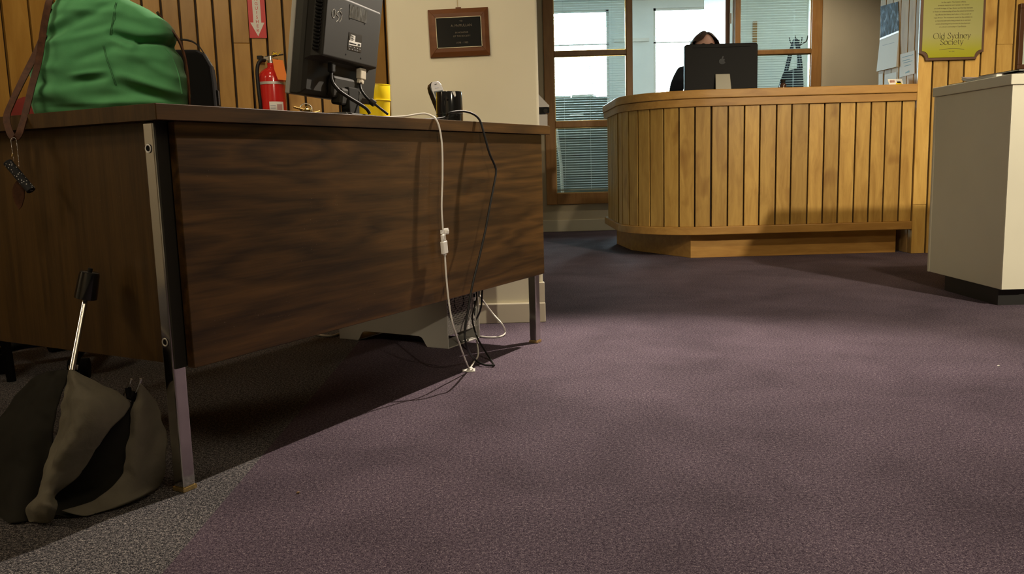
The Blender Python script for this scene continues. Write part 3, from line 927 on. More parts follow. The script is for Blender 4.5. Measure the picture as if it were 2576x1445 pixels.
quad(cz([(762, 388), (918, 432), (905, 640), (742, 600)]), BO + .0004, 'rating_label', mat('label_black', (.022, .020, .018), .35))
quad(cz([(782, 418), (838, 436), (832, 508), (775, 492)]), BO + .0009, 'label_print', M_PAPER)
quad(cz([(760, 486), (907, 524), (903, 572), (756, 540)]), BO + .0009, 'label_print', M_PAPER)
for i in range(5): quad(cz([(787, 428 + i * 13), (812 + (i % 2) * 12, 435 + i * 13), (812 + (i % 2) * 12, 440 + i * 13), (787, 433 + i * 13)]), BO + .0014, 'label_line', M_BLACKM)
quad(cz([(766, 512), (850, 533), (849, 546), (765, 525)]), BO + .0014, 'barcode', M_BLACKM)
quad(cz([(868, 530), (896, 537), (894, 562), (866, 555)]), BO + .0014, 'barcode', M_DARKGREY)
for (x, y) in ((762, 558), (780, 562), (824, 574), (862, 585), (893, 596), (767, 592), (800, 598), (832, 606), (858, 614)):
    quad(cz([(x - 5, y - 6), (x + 5, y - 3), (x + 5, y + 8), (x - 5, y + 5)]), BO + .0009, 'label_symbol', M_GREYPRINT)
for (x, y) in ((769, 226), (949, 292), (722, 661), (904, 708)):
    quad(cz([(x - 5, y - 10), (x + 5, y - 7), (x + 5, y + 9), (x - 5, y + 6)]), BO + .0002, 'screw_hole', M_BLACKM)
# lower hinge cover, neck and base
g = G(); g.box(.120, .295, .0, .020, .004, .056); g.box(.150, .265, .0, .030, -.012, .030); g.flip().build('hinge_cover', M_DARKGREY, mon, bevel=.006)
pt_ = onplane(879, 221, mB, MP + mB * .018)
ft_ = V((pt_.x, pt_.y, H))
iq = basis(mX, -mB, mZ).inverted()
def ml(p): return iq @ (V(p) - MP)
def worldbox(c, ax, ay, az, name, m, par, ilocal, bevel=.003):
    g = G(); ux, uy, uz = V(ax), V(ay), V(az); c = V(c)
    vs = [ilocal(c + ux * i + uy * j + uz * k2) for k2 in (-1, 1) for j in (-1, 1) for i in (-1, 1)]
    g.add(vs, [(0, 2, 3, 1), (4, 5, 7, 6), (0, 1, 5, 4), (2, 6, 7, 3), (0, 4, 6, 2), (1, 3, 7, 5)])
    return g.build(name, m, par, bevel=bevel)
nz_ = (pt_ - (ft_ + mN * -.01)).normalized()
worldbox((pt_ + ft_) / 2, mX * .030, mN * .012, (pt_ - ft_) / 2, 'neck', mat('neck_black', (.022, .021, .018), .8, spec=.12), mon, ml)
bc = ft_ - mN * .05 + V((0, 0, .006))
worldbox(bc, mX * .10, mN * .085, V((0, 0, .0055)), 'base', M_DARKGREY, mon, ml, .004)
# leads into the monitor
vga = thing('video_cable', 'black video cable with beige plug running from the monitor onto the desk', 'cable', onplane(905, 185, mB, MP + mB * .022))
Lv = lambda pts: [V(p) - V(vga.location) for p in pts]
def onM(x, y, off): return onplane(x, y, mB, MP + mB * off)
a0, a1, a2 = onM(909, 172, .020), onM(908, 200, .022), onM(906, 210, .023)
M_BEIGEP = mat('beige_plug', (.62, .56, .44), .4)
def vbox(a, b, w, t, name, m, par, ref):
    a = V(a) - V(par.location); b = V(b) - V(par.location); z = (b - a); ln = z.length; z.normalize()
    x = V(ref) - z * V(ref).dot(z); x.normalize(); y = z.cross(x)
    return G().obox((a + b) / 2, x * w / 2, y * t / 2, z * ln / 2).build(name, m, par, bevel=min(w, t) * .18, segs=2)
vbox(a0, a1, .034, .014, 'plug', M_BEIGEP, vga, mX)
vbox(a1, a2, .016, .011, 'plug_collar', M_BEIGEP, vga, mX)
for sx in (-.011, .011): vbox(a1 + mX * sx - (a1 - a0) * .12, a2 + mX * sx, .006, .008, 'thumb_screw', M_BEIGEP, vga, mX)
cpts = [a2, onM(908, 225, .030), onM(919, 242, .045), onM(930, 253, .06), onM(944, 263, .075), onM(958, 274, .09), onM(975, 287, .10)]
cpts[-1].z = max(cpts[-1].z, H + .004)
cc = cr(cpts, 6)
G().tube(Lv(cc), .0032, 10).build('cord', M_RUBBER, vga, smooth=60)
G().tube(Lv([cpts[3], cpts[3].lerp(cpts[4], .15), cpts[3].lerp(cpts[4], .9), cpts[4]]), [.005, .0085, .0085, .005], 14).build('ferrite_bead', M_BLACK, vga, smooth=40)
pw = thing('power_cable', 'thick black power cable curving from the monitor down onto the desk', 'cable', onM(832, 180, .022))
Lp = lambda pts: [V(p) - V(pw.location) for p in pts]
vbox(onM(834, 158, .020), onM(834, 182, .022), .018, .013, 'plug', M_BLACK, pw, mX)
cpts = [onM(834, 180, .022), onM(833, 195, .026), onM(839, 212, .034), onM(855, 230, .048), onM(880, 247, .062), onM(905, 262, .074), onM(922, 274, .082), onM(930, 286, .088)]
G().tube(Lp(cr(cpts, 6)), .0042, 10).build('cord', M_RUBBER, pw, smooth=60)

# ---- yellow tub
yb = thing('plastic_tub', 'yellow plastic tub behind the monitor on the desk', 'tub', (atY(941, 280, 2.78).x, 2.78, H))
hz = atY(941, 215, 2.78).z - H
G().lathe([(.044, .0), (.047, .001), (.0525, hz * .62), (.0535, hz * .63), (.0545, hz * .98), (.056, hz * .985), (.056, hz), (.052, hz), (.045, .004), (.0, .004)], 40, cap0=True).build('tub', M_YELLOW, yb, smooth=35)
G().lathe([(.0535, hz * .62), (.0560, hz * .635), (.0560, hz * .655), (.054, hz * .66)], 40).build('rim_band', M_YELLOW, yb, smooth=35)

# ---- black pen cup and cordless phone behind it
cu = thing('pen_cup', 'glossy black cylindrical cup with a chipped rim at the desk edge', 'cup', (D(1.085, .092, 0).x, D(1.085, .092, 0).y, H))
cy_ = cu.location.y
rc = (atY(1162, 240, cy_).x - atY(1097, 240, cy_).x) / 2
ch_ = atY(1130, 232, cy_).z - H
cu.location.x = (atY(1162, 240, cy_).x + atY(1097, 240, cy_).x) / 2
G().lathe([(rc * .98, 0), (rc * 1.03, .002), (rc * 1.035, ch_ * .25), (rc * 1.03, ch_ * .5), (rc, ch_ - .002), (rc * .985, ch_), (rc * .93, ch_), (rc * .92, .006), (0, .006)], 44, cap0=True).build('body', M_BLACKG, cu, smooth=35)
g = G(); g.lathe([(rc * 1.037, ch_ * .27), (rc * 1.045, ch_ * .28), (rc * 1.045, ch_ * .29), (rc * 1.037, ch_ * .30)], 44); g.build('seam', M_BLACK, cu, smooth=60)
aa = math.radians(-93)
g = G().cyl((rc * 1.0 * math.cos(aa), rc * 1.0 * math.sin(aa), ch_ * .72), (rc * 1.018 * math.cos(aa), rc * 1.018 * math.sin(aa), ch_ * .72), .0032, n=16); g.build('hole', M_BLACKM, cu)
def on_cup(deg, z, e=.0006): return V(((rc * 1.012 + e) * math.cos(math.radians(deg)), (rc * 1.012 + e) * math.sin(math.radians(deg)), z))
g = G(); P = [on_cup(-72, ch_ * .985), on_cup(-58, ch_ * .985), on_cup(-55, ch_ * .86), on_cup(-60, ch_ * .80), on_cup(-66, ch_ * .88)]
g.add(P, [(0, 1, 2, 3, 4)]); g.build('chipped_label', M_PAPER, cu)

pY = cy_ + .085
ph = thing('cordless_phone', 'silver and black cordless phone handset standing in its cradle behind the cup', 'phone', (atY(1112, 285, pY).x, pY, H))
pz = (atY(1090, 206, pY) - atY(1118, 288, pY)); pz.y = .012; pz.normalize()
px_ = V((.84, .54, 0)); px_ = (px_ - pz * px_.dot(pz)).normalized(); py_ = pz.cross(px_)   # px_: across the face
nrm = -py_ if py_.y > 0 else py_      # facing the viewer/right
HL = (atY(1090, 206, pY) - atY(1118, 288, pY)).length
base_p = (atY(1093, 205, pY) - V(ph.location)) - pz * HL
base_p.z = max(base_p.z, .004)
def P3(u_, n_, h_): return base_p + px_ * u_ + nrm * n_ + pz * h_
def outline(ws):
    pts = []
    hs = [0, .15, .35, .55, .75, .88, .96, 1.0]
    for h_, w_ in zip(hs, ws): pts.append((w_, h_ * HL))
    return pts
wsl = [.017, .0185, .020, .0215, .0225, .021, .0165, .009]
prof = outline(wsl)
poly = [(w_, h_) for w_, h_ in prof] + [(-w_, h_) for w_, h_ in reversed(prof)]
G().prism(poly, -.020, 0, fn=lambda a, b, c: tuple(P3(a, c, b))).build('handset', M_BLACKG, ph, bevel=.003, segs=3)
poly2 = [(w_ * .86, HL * .40 + (h_ - HL * .40) * .985) for w_, h_ in prof[2:]]
poly2 = [(wsl[2] * .86, HL * .30)] + poly2[1:]
polyf = poly2 + [(-a, b) for a, b in reversed(poly2)]
G().prism(polyf, .0002, .0022, fn=lambda a, b, c: tuple(P3(a, c, b))).build('face_plate', mat('silver_face', (.62, .60, .57), .3, .4), ph, bevel=.0008, segs=2)
G().prism([(-.0135, HL * .47), (.0135, HL * .47), (.0155, HL * .70), (-.0155, HL * .70)], .0022, .0030, fn=lambda a, b, c: tuple(P3(a, c, b))).build('display', mat('lcd_grey', (.10, .115, .11), .15), ph)
for r_ in range(3):
    for c_ in range(3):
        G().prism([(-.012 + c_ * .0085, HL * (.13 + .065 * r_)), (-.0055 + c_ * .0085, HL * (.13 + .065 * r_)), (-.0055 + c_ * .0085, HL * (.165 + .065 * r_)), (-.012 + c_ * .0085, HL * (.165 + .065 * r_))], -.0002, .0022, fn=lambda a, b, c: tuple(P3(a, c, b))).build('key', M_WPLASTIC, ph)
G().prism([(-.006, HL * .79), (.006, HL * .79), (.006, HL * .805), (-.006, HL * .805)], .0022, .0026, fn=lambda a, b, c: tuple(P3(a, c, b))).build('maker_print', M_GREYPRINT, ph)
G().prism([(-.004, HL * .90), (.004, HL * .90), (.004, HL * .912), (-.004, HL * .912)], .0022, .0026, fn=lambda a, b, c: tuple(P3(a, c, b))).build('earpiece', M_BLACKM, ph)
G().box(-.035, .035, -.030, .035, 0, .018).build('cradle', M_BLACK, ph, bevel=.006, segs=3)

# ---- keys
ky = thing('key_ring', 'small bunch of shiny keys on a ring lying on the desk left of the monitor', 'keys', D(.50, .105, H) )
g = G()
def ring(c, r, ax, rr, n=24):
    ax = V(ax).normalized(); a = ax.orthogonal().normalized(); b = ax.cross(a)
    return [V(c) + (a * math.cos(2 * math.pi * i / n) + b * math.sin(2 * math.pi * i / n)) * r for i in range(n + 1)]
G().tube(ring((0, 0, .0155), .0140, (.35, -1, .25), .001), .0012, 8).build('ring', M_STEEL, ky, smooth=60)
G().tube(ring((.004, -.004, .0128), .0115, (-.6, -1, .35), .001), .0012, 8).build('ring', M_BRASS, ky, smooth=60)
for i, (a, m) in enumerate(((.5, M_BRASS), (2.2, M_STEEL), (3.6, M_BRASS))):
    g = G(); g.lathe([(.0, 0), (.010, 0), (.010, .002), (0, .002)], 20, (0, 0, 0)); g.box(.008, .034, -.003, .003, 0, .002)
    for j in range(4): g.box(.014 + j * .005, .0165 + j * .005, .003, .0045, 0, .002)
    o = g.build('key', m, ky); o.location = (.002 * i, 0, .002 + .0045 * i); o.rotation_euler = (.35 * (i - 1), -.25, a)

# ---- black padded case with carrying handle
cs = thing('padded_case', 'black padded case with a webbing handle standing behind the green bag', 'case', V((atY(470, 262, 2.25).x, 2.25, H)), .25)
rx = (atY(537, 200, 2.25).x - cs.location.x) / math.cos(.25)
chh = atY(500, 130, 2.25).z - H
prof = [(rx - .022, 0), (rx - .004, .012), (rx, .04), (rx - .001, chh * .55), (rx - .004, chh * .78), (rx - .020, chh * .95), (rx - .038, chh)]
pl_ = [(a, b) for a, b in prof] + [(-a - .02, b) for a, b in reversed(prof)]
g = G().prism(pl_, -.055, .055, fn=lambda a, b, c: (a, c, b)); g.build('body', M_BLACKM, cs, bevel=.010, segs=3)
g = G().prism([(a * 1.0 + (.0015 if a > 0 else -.0015), b + .0012) for a, b in prof[4:]] + [(-a - .02, b + .0012) for a, b in reversed(prof[4:])], -.030, .030, fn=lambda a, b, c: (a, c, b)); g.build('mesh_top', M_DARKGREY, cs, bevel=.004)
G().ribbon(cr([(rx - .022, -.02, chh * .96), (rx - .034, -.02, chh + .012), (rx - .056, -.02, chh + .026), (rx - .095, -.02, chh + .026), (rx - .125, -.02, chh + .008), (rx - .13, -.02, chh - .002)], 6), .016, .003, (0, 1, 0)).build('carry_handle', M_BLACK, cs)
for z in (chh * .26, chh * .36): box('buckle', M_BLACK, cs, rx - .002, rx + .005, -.02, .02, z, z + .02, bevel=.002)

# ---- green canvas bag
BY = 1.86
bag = thing('canvas_bag', 'slouched green canvas shoulder bag with brown leather straps on the desk corner', 'bag', V((atY(284, 290, BY).x, BY, H)))
prof = [(296, 108, 462), (288, 100, 468), (275, 96, 470), (262, 93, 470), (240, 90, 470), (220, 93, 469), (200, 97, 466), (180, 99, 458), (160, 102, 450), (145, 104, 443), (130, 107, 432), (118, 110, 430), (106, 113, 437), (92, 116, 440), (78, 119, 434), (60, 123, 420), (45, 128, 402), (30, 135, 380), (15, 146, 350), (0, 160, 322), (-20, 178, 290), (-45, 196, 262), (-70, 205, 250)]
ridges = [(322, 98, 378, 118, 9, -.016), (378, 118, 446, 112, 8, -.017), (330, 118, 370, 140, 8, .007), (370, 118, 372, 138, 5, .008), (118, 118, 240, 62, 12, -.006), (240, 62, 318, 22, 11, -.006),
          (118, 96, 210, 52, 9, .005), (128, 122, 300, 92, 11, .006), (240, 162, 330, 128, 12, -.006), (228, 198, 305, 190, 6, .005), (232, 214, 310, 206, 8, -.006), (345, 200, 462, 245, 10, .008),
          (335, 222, 455, 262, 12, -.009), (108, 262, 260, 272, 12, -.007), (120, 240, 250, 232, 14, .004), (160, 12, 300, 8, 9, -.006), (180, 36, 330, 44, 10, .005), (395, 165, 455, 205, 10, .006), (330, 60, 430, 92, 12, -.005), (112, 175, 190, 178, 12, .005),
          (260, 250, 420, 246, 14, -.006), (100, 205, 160, 215, 10, -.006), (345, 150, 430, 160, 12, .006), (200, 110, 310, 74, 10, -.004)]
def bag_zx(y):
    for i in range(len(prof) - 1):
        if prof[i][0] >= y >= prof[i + 1][0]:
            t = (prof[i][0] - y) / (prof[i][0] - prof[i + 1][0])
            return prof[i][1] + (prof[i + 1][1] - prof[i][1]) * t, prof[i][2] + (prof[i + 1][2] - prof[i][2]) * t
    return prof[-1][1:]
def bag_pt(y, th_, disp=True):
    l, r = bag_zx(y)
    P, Q = atY(l, y, BY), atY(r, y, BY)
    c = (P + Q) / 2; a = (Q - P).length / 2
    zt = (296 - y) / 366
    b = .082 * (1 - .55 * max(0, zt - .35)) * min(1, .75 + zt * 3)
    ct_, st_ = math.cos(th_), math.sin(th_)
    f = lambda v, e: math.copysign(abs(v) ** e, v)
    p = V((c.x + a * f(ct_, .85), BY + b * f(st_, .7), c.z))
    if disp:
        n_ = V((ct_ * .35, st_, .08)).normalized()
        d = .0
        if st_ < .35:
            xpx = l + (r - l) * (f(ct_, .85) + 1) / 2
            for x1, y1, x2, y2, w_, am in ridges:
                dx, dy = x2 - x1, y2 - y1; L2 = dx * dx + dy * dy
                t = max(0, min(1, ((xpx - x1) * dx + (y - y1) * dy) / L2))
                dist = math.hypot(xpx - x1 - dx * t, y - y1 - dy * t)
                d += am * math.exp(-(dist / w_) ** 2) * (.55 + .45 * math.sin(math.pi * min(1, max(0, t))))
        d += .006 * noise.noise(V((p.x * 9, p.y * 9, p.z * 13))) + .003 * noise.noise(V((p.x * 24 + 3, p.y * 24, p.z * 30)))
        p = p + n_ * d
    if p.z < H + .0015: p.z = H + .0015
    return p
rows = []
NY, NT = 96, 120
for i in range(NY + 1):
    y = 296 - 366 * i / NY
    rows.append([bag_pt(y, 2 * math.pi * j / NT) - V(bag.location) for j in range(NT)])
g = G().grid(rows, wrap=True)
g.f += [tuple(range(NT - 1, -1, -1)), tuple(NY * NT + k2 for k2 in range(NT))]; g.m += [0, 0]
g.build('body', M_GREEN, bag, smooth=80)
def bag_front(x, y, out=.0012):
    l, r = bag_zx(y)
    v = max(-.999, min(.999, (x - l) / (r - l) * 2 - 1))
    c_ = math.copysign(abs(v) ** (1 / .85), v)
    p = bag_pt(y, -math.acos(c_))
    return p + V((c_ * .35, -1, .05)).normalized() * out - V(bag.location)
for pts in ([(316, 0), (321, 25), (322, 50), (318, 75), (314, 100)], [(301, 128), (306, 145), (313, 165), (320, 185), (327, 205), (332, 225)]):
    for off in (0, 3):
        G().tube(cr([bag_front(x + off, y, .0012) for x, y in pts], 6), .0006, 6).build('seam', M_SEAM, bag, smooth=60)
G().tube(cr([bag_front(x, y, .0) for x, y in ((428, 130), (440, 145), (450, 165), (458, 185), (463, 205), (466, 225), (467, 245))], 5), .0016, 8).build('piping', M_GREEN, bag, smooth=60)
lb = lambda p: V(p) - V(bag.location)
sa = [(138, -40, 1.80), (124, 2, 1.785), (111, 65, 1.78), (98, 150, 1.775), (81, 215, 1.762), (64, 285, 1.738), (54, 320, 1.722), (46, 341, 1.716), (34, 347, 1.714), (23, 328, 1.720), (17, 294, 1.730), (31, 256, 1.75), (60, 195, 1.78), (95, 125, 1.80), (117, 75, 1.81), (150, 20, 1.815), (190, -45, 1.82)]
G().ribbon(cr([lb(atY(*q_)) for q_ in sa], 8), .0125, .0030, (.93, .25, .2)).build('strap', M_LEATHER, bag, smooth=50)
G().ribbon(cr([bag_front(x, y, .004) for x, y in ((134, -15), (145, 8), (154, 25), (161, 36))], 5), .011, .003, (1, 0, .2)).build('strap_tab', M_LEATHER, bag)
sb = [(395, 30, 1.86), (415, 58, 1.865), (437, 83, 1.862), (454, 111, 1.86), (467, 155, 1.86), (474, 210, 1.86), (476, 256, 1.862), (474, 278, 1.866)]
P_ = [lb(atY(*q_)) for q_ in sb]
G().ribbon(cr(P_, 8), .0105, .003, (.55, -.8, 0)).build('strap', M_LEATHER, bag, smooth=50)
# bead chain, spotted tube and leather tag hanging from the strap
kp = atY(38, 347, 1.712)
key = thing('bag_charm', 'bead chain with a black spotted tube and brown leather tag hanging from the bag strap', 'charm', kp)
lk = lambda p: V(p) - V(kp)
g = G()
cpts = [atY(x, y, 1.708) for x, y in ((35, 403), (32, 385), (29, 365), (28, 352), (33, 347), (40, 350), (43, 365), (45, 385), (47, 402), (48, 420))]
fine_ = cr(cpts, 24)
acc = 0; last = fine_[0]; beads = [last]
for p in fine_:
    if (p - last).length > .0021: beads.append(p); last = p
for b in beads:
    g.lathe([(0, -.0011), (.0008, -.0006), (.0011, 0), (.0008, .0006), (0, .0011)], 6, lk(b))
o = g.build('bead_chain', M_STEEL, key, smooth=60); o['kind'] = 'stuff'
G().cyl(lk(atY(32, 387, 1.707)), lk(atY(31, 394, 1.707)), .0016, n=8).build('clasp', M_BRASS, key, smooth=40)
M_SPOT = mat('spotted_cloth', (.01, .01, .01), .8)
k = N(M_SPOT); vo = k.n('ShaderNodeTexVoronoi'); vo.inputs['Scale'].default_value = 210; k.l(k.coord(), vo.inputs['Vector'])
k.color(k.ramp(vo.outputs['Distance'], [(.0, (.75, .75, .72)), (.20, (.6, .6, .58)), (.26, (.010, .010, .012))]))
a, b = lk(atY(19, 408, 1.708)), lk(atY(79, 480, 1.700))
ax = (b - a).normalized()
n_ = 10
G().tube([a + (b - a) * t for t in (0, .02, .05, .3, .6, .95, .98, 1)], [.0085, .0093, .0088, .0086, .0088, .0088, .0093, .0085], 16).build('spotted_tube', M_SPOT, key, smooth=40)
lp = [(42, 455), (36, 462), (31, 478), (32, 495), (38, 512), (47, 528), (54, 520), (60, 500), (61, 480), (56, 464), (50, 457)]
P_ = [lk(atY(x, y, 1.712)) for x, y in lp]; nn = len(P_)
G().add(P_ + [p + V((0, .0025, 0)) for p in P_], [tuple(range(nn)), tuple(range(2 * nn - 1, nn - 1, -1))] + [(i, (i + 1) % nn, nn + (i + 1) % nn, nn + i) for i in range(nn)]).build('leather_tag', M_LEATHER, key)

# ---- umbrella leaning on the desk end
hb_, ht_ = onS(215, 752, -.030), onS(226, 684, -.022)
sb_ = onS(181, 930, -.100)
axd = (hb_ - sb_).normalized()
tip = sb_ - axd * ((sb_.z - .004) / axd.z)
um = thing('umbrella', 'half folded grey umbrella with black handle leaning against the desk end', 'umbrella', tip)
lu = lambda p: V(p) - V(tip)
hx = (ht_ - hb_).normalized(); hl = (ht_ - hb_).length
G().tube([lu(hb_ + hx * hl * t) for t in (0, .02, .10, .9, .98, 1)], [.0185, .0205, .0205, .0185, .0175, .016], 24).build('handle', M_BLACKG, um, smooth=40)
G().tube([lu(ht_ - hx * .004), lu(ht_ + hx * .007)], .0045, 12).build('handle_button', M_BLACK, um, smooth=40)
G().tube([lu(hb_ + hx * .005), lu(sb_), lu(sb_ - axd * .012)], [.0052, .0052, .0052], 14).build('shaft', M_STEEL, um, smooth=40)
def cloth(rows_px, name, m, nu=9, nv=8, thick=.0012, wob=.010, seed=0, side=1):
    rws = [[onS(x, y, s_) for x, y, s_ in r] for r in rows_px]
    cols = [cr(r, nu) for r in rws]
    n = len(cols[0])
    gridrows = []
    tr_ = [cr([c[j] for c in cols], nv) for j in range(n)]
    for i in range(len(tr_[0])):
        row = []
        for j in range(n):
            p = tr_[j][i]
            q_ = p * 17 + V((seed, seed * 2, 0))
            d = wob * noise.noise(q_) + wob * .5 * noise.noise(q_ * 2.7)
            e = min(1, 6 * min(i / (len(tr_[0]) - 1), 1 - i / (len(tr_[0]) - 1)) + .3)
            p = p - DU * d * e
            if p.z < .004: p = V((p.x, p.y, .004))
            row.append(lu(p))
        gridrows.append(row)
    o = G().grid(gridrows).build(name, m, um, smooth=80)
    md = o.modifiers.new('solid', 'SOLIDIFY'); md.thickness = thick
    return o
# big light gore: apex by the shaft, falling left-down to the foot
cloth([[(173, 931, -.104), (176, 930, -.108), (182, 930, -.110), (190, 933, -.106)],
       [(163, 975, -.110), (190, 965, -.124), (225, 975, -.112), (255, 968, -.085)],
       [(152, 1020, -.120), (195, 1010, -.140), (255, 1010, -.115), (327, 1016, -.055)],
       [(142, 1075, -.130), (180, 1065, -.155), (225, 1070, -.142), (280, 1082, -.100)],
       [(122, 1135, -.140), (155, 1120, -.166), (190, 1130, -.158), (235, 1145, -.125)],
       [(110, 1190, -.155), (125, 1185, -.178), (150, 1195, -.172), (185, 1208, -.148)],
       [(104, 1240, -.170), (112, 1235, -.190), (128, 1240, -.188), (142, 1247, -.170)],
       [(67, 1277, -.200), (95, 1268, -.214), (130, 1270, -.212), (152, 1272, -.195)],
       [(72, 1315, -.208), (90, 1322, -.206), (118, 1318, -.200), (138, 1306, -.192)]], 'canopy_gore', M_UMB, seed=1)
# right light gore, tucked against the chrome leg
cloth([[(340, 985, -.035), (347, 972, -.038), (357, 968, -.032), (366, 982, -.014)],
       [(333, 1020, -.048), (352, 1010, -.040), (375, 1010, -.016), (392, 1012, .004)],
       [(328, 1075, -.055), (352, 1070, -.045), (382, 1068, -.014), (406, 1055, .008)],
       [(322, 1130, -.062), (350, 1125, -.048), (385, 1122, -.014), (416, 1115, .010)],
       [(310, 1180, -.072), (345, 1180, -.055), (385, 1175, -.020), (416, 1165, .010)],
       [(285, 1225, -.090), (330, 1230, -.068), (375, 1225, -.030), (405, 1212, .008)],
       [(230, 1262, -.125), (290, 1268, -.100), (345, 1255, -.064), (390, 1235, -.010)],
       [(155, 1285, -.172), (220, 1300, -.145), (290, 1283, -.094), (372, 1246, -.024)]], 'canopy_gore', M_UMB, seed=5)
# dark inner gore between them
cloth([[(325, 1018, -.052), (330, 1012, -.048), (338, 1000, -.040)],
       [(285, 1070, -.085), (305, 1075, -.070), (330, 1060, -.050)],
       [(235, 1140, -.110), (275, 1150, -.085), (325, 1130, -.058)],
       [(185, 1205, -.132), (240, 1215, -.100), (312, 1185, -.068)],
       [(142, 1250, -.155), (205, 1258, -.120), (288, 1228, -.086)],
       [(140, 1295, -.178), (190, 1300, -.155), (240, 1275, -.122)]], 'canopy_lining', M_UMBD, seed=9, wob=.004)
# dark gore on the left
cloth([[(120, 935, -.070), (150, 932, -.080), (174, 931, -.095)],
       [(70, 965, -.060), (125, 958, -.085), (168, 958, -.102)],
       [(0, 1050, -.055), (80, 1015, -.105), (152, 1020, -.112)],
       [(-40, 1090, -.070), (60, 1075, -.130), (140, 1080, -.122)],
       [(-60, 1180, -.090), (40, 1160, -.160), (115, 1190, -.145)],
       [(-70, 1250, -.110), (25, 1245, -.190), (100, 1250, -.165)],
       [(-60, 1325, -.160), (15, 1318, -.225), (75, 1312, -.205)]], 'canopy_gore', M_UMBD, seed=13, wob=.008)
def rib(pts, r=.0016, name='rib'):
    return G().tube([lu(onS(*q_)) for q_ in pts], r, 8).build(name, M_STEEL, um, smooth=60)
rib([(309, 998, -.045), (318, 980, -.044), (327, 964, -.042)]); rib([(340, 990, -.040), (348, 972, -.040), (353, 957, -.040)])
G().tube([lu(onS(327, 965, -.043)), lu(onS(330, 954, -.042))], .0028, 8).build('rib_tip', M_STEEL, um, smooth=60)
G().tube([lu(onS(352, 964, -.040)), lu(onS(354, 953, -.040))], .0028, 8).build('rib_tip', M_STEEL, um, smooth=60)
G().tube([lu(onS(322, 976, -.040)), lu(onS(326, 1000, -.042)), lu(onS(336, 1005, -.042)), lu(onS(340, 985, -.038))], .006, 8).build('rib_knuckle', M_BLACKM, um, smooth=60)
rib([(174, 928, -.098), (175, 920, -.097)], .0018); rib([(193, 930, -.098), (195, 919, -.097)], .0018)
pm = V((0, 0, 0))

# ================================================================== LEFT WALL: EXTINGUISHER, SIGN
WN = V((-d2.y, d2.x, 0)) * -1          # out of the straight boarded wall, towards the room
def onwall(x, y, off): return onplane(x, y, WN, C1 + WN * off)
ep = onwall(687, 250, .075)
ex = thing('fire_extinguisher', 'red fire extinguisher with orange inspection tag hanging on the boarded wall', 'extinguisher', V((ep.x, ep.y, .58)))
le = lambda p: V(p) - V(ex.location)
er = (onwall(721, 240, .075) - onwall(654, 240, .075)).length / 2
zs = onwall(687, 176, .075).z - .58
G().lathe([(er * .9, 0), (er, .008), (er, zs - .035), (er * .95, zs - .018), (er * .75, zs - .004), (er * .40, zs + .006), (er * .28, zs + .010), (er * .28, zs + .026)], 40, cap0=True, cap1=True).build('cylinder', M_RED, ex, smooth=40)
zb = onwall(687, 211, .075).z - .58
G().lathe([(er + .0004, zb - .0055), (er + .0018, zb - .005), (er + .0018, zb + .005), (er + .0004, zb + .0055)], 40).build('band', M_ALU, ex, smooth=60)
fz_ = onwall(687, 262, .075).z - .58
def cylpatch(a0, a1, z0, z1, r, name, m, n=12):
    rows = [[V((r * math.cos(math.radians(a0 + (a1 - a0) * i / n)), r * math.sin(math.radians(a0 + (a1 - a0) * i / n)), z)) for i in range(n + 1)] for z in (z0, z1)]
    return G().grid(rows).build(name, m, ex, smooth=60)
cylpatch(-92, -28, fz_ - .12, fz_ + .006, er + .0006, 'paper_label', M_PAPER)
for i in range(4): cylpatch(-88, -66, fz_ - .012 - i * .009, fz_ - .008 - i * .009, er + .0010, 'label_line', M_GREYPRINT)
cylpatch(-60, -36, fz_ - .050, fz_ - .004, er + .0010, 'label_picture', mat('label_pink', (.50, .30, .28), .7))
g = G(); g.cyl((0, 0, zs + .020), (0, 0, zs + .052), .0125, .0115, 18); g.obox((-.010, -.002, zs + .043), (.014, 0, 0), (0, .008, 0), (0, 0, .007)); g.build('valve', M_STEEL, ex, smooth=40)
v0 = le(onwall(668, 143, .075)); v1 = le(onwall(713, 137, .075))
G().ribbon([v0 + V((-.006, 0, -.004)), v0, v0.lerp(v1, .5) + V((0, 0, -.001)), v1], .012, .004, (0, 1, 0)).build('lever', M_BLACK, ex, bevel=.001)
g = G().tube(ring(le(onwall(690, 136, .075)), .009, (0, 1, .2), 0), .0009, 8); g.build('pull_pin', M_STEEL, ex, smooth=60)
g = G(); yp = le(onwall(692, 137, .078)); g.tube([yp + V((-.006, -.008, .006)), yp + V((.004, -.010, .002)), yp + V((.012, -.006, -.004)), yp + V((.026, -.004, .012))], .0012, 6); g.tube([yp + V((-.008, -.008, -.002)), yp + V((.010, -.010, .004))], .0022, 6); g.build('safety_seal', M_YELLOW, ex, smooth=60)
hp = [le(onwall(x, y, o_)) for x, y, o_ in ((666, 152, .080), (658, 152, .092), (650, 160, .098), (647, 178, .100), (648, 200, .104), (651, 230, .108), (655, 262, .108), (657, 290, .10), (658, 320, .09))]
G().tube(cr(hp, 6), .0072, 12).build('hose', M_BLACK, ex, smooth=60)
bx_ = le(onwall(656, 146, .02))
G().obox(bx_, (.010, 0, 0), (0, .020, 0), (0, 0, .007)).build('wall_bracket', M_BLACK, ex, bevel=.001)
box('wall_bracket', M_BLACK, ex, -.012, .012, .060, .071, zs - .20, zs + .05)
ot = [le(onwall(x, y, .150)) for x, y in ((685, 148), (712, 152), (724, 203), (699, 200), (690, 175))]
g = G(); g.add(ot + [p + V((0, .0006, 0)) for p in ot], [(0, 1, 2, 3, 4), (9, 8, 7, 6, 5), (0, 5, 6, 1), (1, 6, 7, 2), (2, 7, 8, 3), (3, 8, 9, 4), (4, 9, 5, 0)]); g.build('inspection_tag', M_ORANGE, ex)
